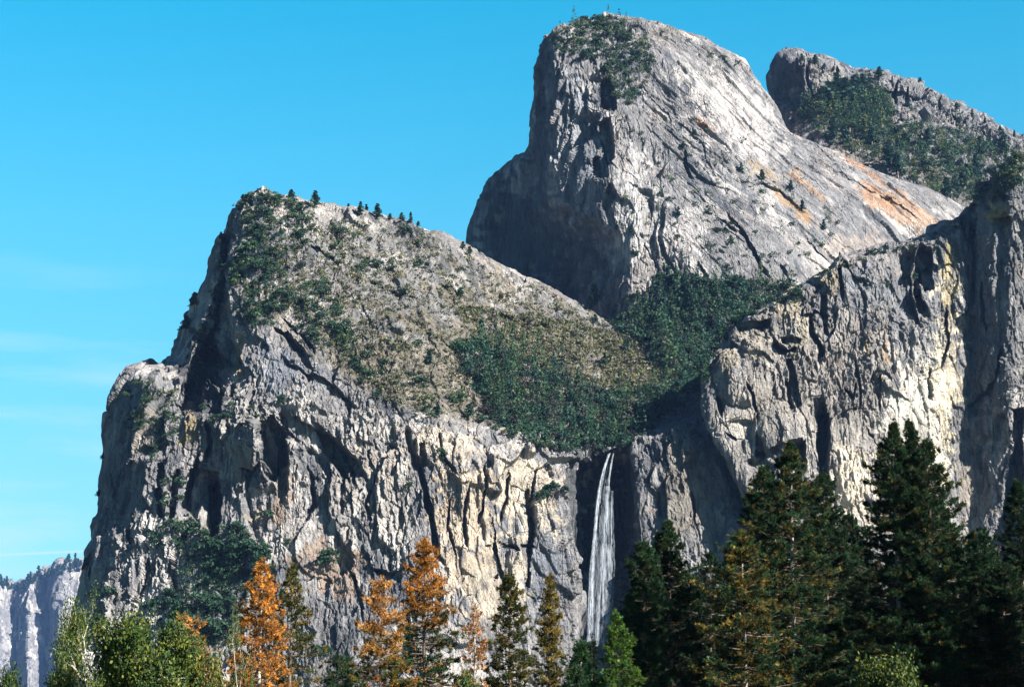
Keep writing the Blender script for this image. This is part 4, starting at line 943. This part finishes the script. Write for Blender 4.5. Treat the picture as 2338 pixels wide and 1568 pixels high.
def paint_fn(split, top, low, mix=0.0, alt=YEL, soft=1.2, clump=0.35):
    """needle colour: top above the height split, low below it, a share mix of tufts in alt"""
    def f(z, r, n):
        t = (1 / (1 + np.exp(-(z - split + r.normal() * soft) / 0.5)))[:, None]
        c = low + (top - low) * t
        m = (r.random(n) < mix * (2 if r.random() < clump else 0.6))[:, None]
        return np.where(m, alt + 0 * c, c) * r.uniform(0.7, 1.3, (n, 1))
    return f
def ztop(y, Y): return at(CX, y, Y)[2]
def pine_at(name, x, Y, prof_px, label, group, paint, seed, cat='pine', **kw):
    tipy = prof_px[0][0]; base = at(x, tipy, Y); H = float(base[2]); m = Y / F
    zs = [ztop(y, Y) for y, _ in prof_px][::-1]; ws = [w_ * m * (1.12 if group == GC_ else 1.0) for _, w_ in prof_px][::-1]
    zs = [0.0] + zs; ws = [ws[0] * 0.85] + ws
    prof = lambda z: float(np.interp(z, zs, ws))
    if callable(paint): pf = paint
    else: pf = paint_fn(ztop(paint[0], Y), *paint[1:])
    tr, li, cr, n = pine(seed, H, prof, pf, **kw)
    o = bpy.data.objects.new(name, None); SC.collection.objects.link(o); o.location = (base[0], base[1], 0)
    props(o, label, cat, group)
    bm = M_PALE if kw.get('pale') else M_BARK
    link('trunk', tr, bm, o)
    if li: link('limbs', li, M_BARK, o)
    link('crown', cr, M_NEEDLE, o)
    return n
GA, GB, GC_ = 'autumn pines in front of the cliff', 'green pines in front of the fall', 'tall dark pines at the lower right'
NO = -1e3
TREES = [
 ('pine_tree', 598, 165, [(1283,3),(1330,26),(1400,50),(1480,70),(1568,86),(1700,95)], 'big bright orange pine with a rounded pointed top, left of centre', GA, (1572, RUST*1.1, OLIVE*1.5, 0.34, TAN*0.7), 1, dict(dens=1.5, pale=True, L=0.34)),
 ('pine_tree', 668, 186, [(1290,5),(1340,24),(1420,46),(1500,68),(1568,84),(1700,90)], 'thin green and rust pine behind the right side of the big orange pine', GA, (1200, OLIVE*0.7, OLIVE*0.75, 0.3, YEL*0.9), 2, dict(dens=0.95, gaps=0.3)),
 ('pine_tree', 425, 205, [(1408,12),(1430,38),(1470,48),(1568,56)], 'pale orange pine top showing over the leafy tree at the left', GA, (1480, TAN, OLIVE, 0.1, RUST), 3, dict(dens=0.9, gaps=0.25)),
 ('pine_tree', 872, 176, [(1325,5),(1360,34),(1420,52),(1470,62),(1568,82)], 'pine with faded orange top and green skirt, shorter of the central two', GA, (1478, TAN*1.0, OLIVE*0.9, 0.25, RUST*0.7), 4, dict(dens=1.25, gaps=0.18)),
 ('pine_tree', 972, 192, [(1230,4),(1280,30),(1340,44),(1390,54),(1450,72),(1568,96)], 'tallest orange topped pine, dark green below, in the centre', GA, (1402, RUST*0.95, GREEN*1.3, 0.22, TAN*0.7), 5, dict(dens=1.35)),
 ('pine_tree', 1082, 182, [(1388,8),(1430,26),(1500,36),(1568,46)], 'nearly bare rust-brown pine right of the tallest orange topped one', GA, (1200, RUST*0.7, RUST*0.7, 0.3, TAN), 6, dict(dens=0.6, gaps=0.45, pale=True)),
 ('pine_tree', 1165, 190, [(1312,3),(1350,22),(1420,42),(1500,54),(1568,62)], 'green pine with yellowing tufts, first of the group left of the fall', GB, (NO, OLIVE*0.6, OLIVE*0.6, 0.22, YEL*0.8), 7, dict(dens=1.25)),
 ('pine_tree', 1258, 200, [(1315,3),(1350,14),(1430,28),(1500,36),(1568,46)], 'narrow olive and rust pine just left of the fall', GB, (1480, YEL*0.6+OLIVE*0.4, OLIVE*0.5, 0.35, YEL), 8, dict(dens=1.2)),
 ('pine_tree', 1325, 150, [(1462,4),(1500,20),(1568,42)], 'short green pine below the foot of the fall', GB, (NO, GREEN*1.6, GREEN*1.6, 0.15, OLIVE), 9, dict(dens=1.4)),
 ('fir_tree', 1410, 150, [(1400,2),(1440,18),(1500,40),(1568,58)], 'bright yellow-green pointed fir at the foot of the fall', GB, (NO, BRT, BRT, 0.2, GREEN*2), 10, dict(dens=1.8, up=0.1, L=0.26)),
 ('dead_tree', 1350, 172, [(1462,2),(1500,9),(1568,18)], 'small nearly black ragged conifer before the foot of the fall', GB, (NO, GREEN*0.4, GREEN*0.4, 0.0, GREEN), 11, dict(dens=0.8, gaps=0.3)),
 ('pine_tree', 1525, 212, [(1190,3),(1240,22),(1300,46),(1400,76),(1568,96)], 'dark pine right of the fall with a thin leading shoot', GC_, (NO, GREEN, GREEN, 0.10, YEL*0.6), 12, dict(dens=1.95)),
 ('pine_tree', 1466, 206, [(1235,6),(1300,32),(1400,48),(1568,64)], 'shorter dark pine closest to the right edge of the fall', GC_, (NO, GREEN, GREEN, 0.14, OLIVE), 13, dict(dens=1.95)),
 ('pine_tree', 1803, 192, [(1010,2),(1060,22),(1120,44),(1200,72),(1300,95),(1400,108),(1568,118)], 'big spired pine, left of the two tallest, against the shadowed cliff', GC_, (NO, GREEN*1.1, GREEN*1.1, 0.16, YEL*0.8), 14, dict(dens=2.03, pale=True)),
 ('pine_tree', 1742, 202, [(1065,5),(1110,26),(1180,46),(1300,74),(1568,100)], 'bushy topped pine at the left shoulder of the big spired pine', GC_, (NO, GREEN, GREEN, 0.10, YEL*0.7), 15, dict(dens=1.95)),
 ('pine_tree', 1692, 184, [(1215,6),(1280,46),(1400,92),(1568,116)], 'rust flecked pine in front, lower left of the big spired pine', GC_, (NO, GREEN*1.1, GREEN*1.1, 0.30, YEL), 16, dict(dens=2.03, pale=True)),
 ('pine_tree', 1884, 232, [(1082,5),(1130,28),(1200,44),(1300,60),(1568,90)], 'dark pine behind, right of the big spired pine', GC_, (NO, GREEN*0.8, GREEN*0.8, 0.05, YEL*0.5), 17, dict(dens=1.80)),
 ('pine_tree', 1930, 236, [(1175,5),(1230,26),(1330,50),(1568,80)], 'lower black-green pine in the dark gap between the tallest pines', GC_, (NO, GREEN*0.6, GREEN*0.6, 0.05, YEL*0.4), 18, dict(dens=1.80)),
 ('pine_tree', 2034, 200, [(966,3),(1010,12),(1060,38),(1150,64),(1250,88),(1400,104),(1568,108)], 'left spire of the twin topped pine, tallest in the picture', GC_, (NO, GREEN, GREEN, 0.12, YEL*0.6), 19, dict(dens=2.03, pale=True)),
 ('pine_tree', 2077, 204, [(962,3),(1010,14),(1060,30),(1200,62),(1568,92)], 'right spire of the twin topped pine, tallest in the picture', GC_, (NO, GREEN, GREEN, 0.10, YEL*0.6), 20, dict(dens=1.95, pale=True)),
 ('pine_tree', 2117, 198, [(1006,5),(1060,30),(1150,58),(1250,84),(1400,86),(1568,66)], 'pine with a rounded shoulder just right of the twin spires', GC_, (NO, GREEN, GREEN, 0.12, YEL*0.6), 21, dict(dens=1.95)),
 ('pine_tree', 2232, 222, [(1210,8),(1260,34),(1350,60),(1568,80)], 'low dark pine right of the twin topped pine', GC_, (NO, GREEN*0.8, GREEN*0.8, 0.06, OLIVE), 22, dict(dens=1.80)),
 ('pine_tree', 2322, 225, [(1100,4),(1160,22),(1240,44),(1400,70),(1568,90)], 'dark tall pine cut by the right edge of the picture', GC_, (NO, GREEN*0.7, GREEN*0.7, 0.05, OLIVE), 23, dict(dens=1.80)),
 ('pine_tree', 1962, 285, [(1225,6),(1290,36),(1400,64),(1568,90)], 'distant black pine deep in the gap left of the twin spires', GC_, (NO, GREEN*0.6, GREEN*0.6, 0.1, RUST*0.5), 24, dict(dens=1.35)),
 ('pine_tree', 1618, 275, [(1262,6),(1320,34),(1420,60),(1568,90)], 'dark pine behind, between the fall side pines and the rust flecked one', GC_, (NO, GREEN*0.7, GREEN*0.7, 0.1, OLIVE), 25, dict(dens=1.35)),
 ('pine_tree', 2180, 262, [(1265,8),(1320,40),(1420,66),(1568,90)], 'dark pine behind, between the rounded shoulder and the low dark pine', GC_, (NO, GREEN*0.6, GREEN*0.6, 0.05, OLIVE), 26, dict(dens=1.35)),
 ('pine_tree', 2285, 200, [(1290,8),(1340,40),(1440,66),(1568,84)], 'front dark pine low in the right corner', GC_, (NO, GREEN*0.7, GREEN*0.7, 0.08, OLIVE), 27, dict(dens=1.80)),
 ('pine_tree', 780, 240, [(1500,8),(1530,40),(1600,60)], 'low green pine between the thin pine and the two orange topped ones', GB, (NO, GREEN*1.2, GREEN*1.2, 0.2, OLIVE), 28, dict(dens=1.35)),
]
tot = 0
for nm, x, Y, pr, lab, grp, pt, sd, kw in TREES:
    tot += pine_at(nm, x, Y, pr, lab, grp, pt, sd, cat='fir' if nm == 'fir_tree' else 'pine', **kw)
SRC = [o for o in SC.objects if o.name.startswith('pine_tree') and o.get('group') == GC_]
rf = np.random.default_rng(9)
def filler(x, tipy, Y, wide, label):
    src = SRC[rf.integers(len(SRC))]; top = at(x, tipy, Y); ch = [c for c in src.children]
    H0 = max(v[2] for v in ch[0].bound_box)
    o = src.copy(); SC.collection.objects.link(o); o.location = (top[0], top[1], 0); o.scale = (wide, wide, float(top[2]) / H0)
    o.rotation_euler = (0, 0, rf.uniform(0, 6.28)); o['label'] = label; o['group'] = 'dark wood behind the near pines'
    for c in ch:
        d = c.copy(); SC.collection.objects.link(d); d.parent = o
for x, ty, Y, wd, lb in [(1445,1345,270,1.0,'black-green pine behind the pine nearest the fall'),(1492,1290,290,1.1,'black-green pine top between the two pines right of the fall'),(1575,1300,300,1.2,'black-green pine right of the thin leading shoot'),
  (1650,1330,310,1.2,'black-green pine behind the rust flecked pine'),(1850,1180,290,1.2,'black-green pine filling behind the big spired pine'),(1912,1265,300,1.3,'black-green pine low in the dark gap'),(1990,1290,310,1.3,'black-green pine at the right side of the dark gap'),
  (2160,1180,280,1.1,'black-green pine behind the rounded shoulder'),(2205,1290,300,1.3,'black-green pine low behind the right hand pines'),(2262,1235,270,1.0,'black-green pine between the low dark pine and the edge pine'),(2345,1215,260,1.1,'black-green pine behind the edge pine'),
  (1540,1400,240,1.0,'low black pine in front of the right foot of the buttress'),(1770,1330,260,1.2,'black-green pine deep behind the spired pines'),(2100,1330,260,1.2,'black-green pine deep behind the twin spires'),(1940,1380,230,1.1,'lowest black pine in the dark gap'),(2250,1400,200,1.0,'front black pine low toward the right corner')]:
    filler(x, ty, Y, wd, lb)
# unseen pines added past the wood's right edge to shade the lower trees
for X_, Y_, H_ in ((60, 186, 31), (69, 197, 33), (55, 171, 29), (63, 163, 32), (74, 181, 34), (53, 157, 27)):
    tx, ty = to_px(np.array([X_, Y_, H_])); filler(float(tx), float(ty), Y_, 1.25, 'unseen dark pine added past the right edge of the wood for shade')

# broadleaf trees: recursive limbs, leaf clumps at the twigs
def leafy(seed, H, spread, tones, nleaf, lsz, trunks=3, base_z=0.25, droop=0.0):
    r = np.random.default_rng(seed); T, Bm = Acc(), Acc(); tips = []
    def grow(p, d, L, rad, depth):
        n = 5; pts = [p]; q = p.copy(); dd = d.copy()
        for i in range(n):
            dd = unit(dd + r.normal(size=3) * 0.16 + np.array([0, 0, 0.05 - droop * depth])); q = q + dd * L / n; pts.append(q.copy())
        tube(T if depth == 0 else Bm, np.array(pts), np.linspace(rad, rad * 0.6, n + 1), 6 if depth < 2 else 4)
        if depth >= 2: tips.extend(pts[1:])
        if depth < 4:
            for c in range(r.integers(2, 4) + (depth == 0)):
                k = r.integers(2, n + 1); nd = unit(dd + r.normal(size=3) * [0.75, 0.75, 0.45]); grow(pts[k], nd, L * r.uniform(0.55, 0.8), rad * 0.55, depth + 1)
    for t in range(trunks):
        a = r.uniform(0, 6.28); o_ = np.array([math.cos(a), math.sin(a), 0]) * 0.15 * spread * (trunks > 1)
        grow(np.array([o_[0], o_[1], 0.0]), unit(np.array([o_[0] / (spread + .1) * 1.2, o_[1] / (spread + .1), 1.0])), H * 0.42, 0.016 * H + 0.03, 0)
    tips = np.array(tips); tips[:, 0] *= spread / max(np.abs(tips[:, 0]).max(), .1) if False else 1
    i = r.integers(0, len(tips), nleaf); C = tips[i] + r.normal(size=(nleaf, 3)) * 0.30
    cl = np.array([tones[q] for q in r.integers(0, len(tones), len(tips))]); K = cl[i] * r.uniform(0.7, 1.3, (nleaf, 1))
    Lm = Acc(); Lm.add(*leaves(C, lsz, K, r, 0.8, 0.55))
    return T.mesh('trunk', True), Bm.mesh('limbs'), Lm.mesh('crown'), tips[:, 2].max(), np.abs(tips[:, 0]).max()
def leafy_at(name, x, tipy, Y, halfw, label, cat, tones, seed, nleaf, lsz=0.115, pale=True, group=None, trunks=3):
    top = at(x, tipy, Y); H = float(top[2])
    tr, li, cr, zt, xt = leafy(seed, H, halfw * Y / F, tones, int(nleaf * 1.6), lsz, trunks)
    o = bpy.data.objects.new(name, None); SC.collection.objects.link(o); o.location = (top[0], top[1], 0)
    o.scale = (halfw * Y / F / xt, halfw * Y / F / xt, H / zt)
    props(o, label, cat, group)
    for n_, me in (('trunk', tr), ('limbs', li)): link(n_, me, M_PALE if pale else M_BARK, o)
    link('crown', cr, M_LEAF, o)
YT = [np.array((0.060, 0.085, 0.012)), np.array((0.035, 0.062, 0.013)), np.array((0.095, 0.105, 0.016)), np.array((0.020, 0.045, 0.012)), np.array((0.016, 0.036, 0.012))]
GT = [np.array((0.025, 0.05, 0.012)), np.array((0.015, 0.035, 0.01)), np.array((0.04, 0.06, 0.013))]
GL = 'leafy trees along the bottom'
leafy_at('leafy_tree', 215, 1345, 125, 90, 'yellow-green leafy tree overlapping the cliff edge, leftmost tall crown', 'tree', YT, 51, 9000, group=GL)
leafy_at('leafy_tree', 330, 1405, 115, 120, 'yellow-green leafy tree with pale forked limbs, left of the orange pines', 'tree', YT, 52, 13000, group=GL)
leafy_at('leafy_tree', 455, 1470, 120, 80, 'small leafy tree with tan tinged leaves beside the big orange pine', 'tree', YT + [TAN * 0.8], 53, 8000, group=GL)
leafy_at('leafy_tree', 548, 1395, 130, 34, 'slender pale stemmed leafy sapling in front of the big orange pine', 'tree', YT, 54, 1800, trunks=1, group=GL)
leafy_at('shrub', 35, 1530, 110, 60, 'dark green bush in the bottom left corner', 'shrub', GT, 55, 4000)
leafy_at('leafy_tree', 2030, 1500, 105, 72, 'sunlit yellow-green leafy crown at the bottom right', 'tree', [t * 0.8 for t in YT], 56, 6500, group=GL)
leafy_at('shrub', 1070, 1540, 110, 40, 'small light green bush under the nearly bare pine', 'shrub', YT, 57, 2500)
leafy_at('leafy_tree', 150, 1500, 118, 60, 'low leafy bush left of the pale forked tree', 'tree', YT, 58, 4500, group=GL)

# ------------------------------------------------------------------ air
def haze():
    A = Acc(); x0, x1, y0, y1, z0, z1 = -16500, 16500, -2600, 24500, -1.0, 1650.0
    V = np.array([(x, y, z) for x in (x0, x1) for y in (y0, y1) for z in (z0, z1)], float)
    q = np.array([(0, 1, 3, 2), (4, 6, 7, 5), (0, 4, 5, 1), (2, 3, 7, 6), (0, 2, 6, 4), (1, 5, 7, 3)])
    m = bpy.data.materials.new('haze'); m.use_nodes = True; nt = m.node_tree; nt.nodes.clear()
    v = nt.nodes.new('ShaderNodeVolumePrincipled'); v.inputs['Color'].default_value = (0.28, 0.50, 1.0, 1)
    v.inputs['Density'].default_value = 0.000011; v.inputs['Anisotropy'].default_value = 0.2
    ou = nt.nodes.new('ShaderNodeOutputMaterial'); nt.links.new(v.outputs[0], ou.inputs['Volume'])
    props(link('haze', mesh_np('haze', V, [q]), m), 'thin blue air between the viewer and the far ridge', 'haze', None, 'stuff')
haze()
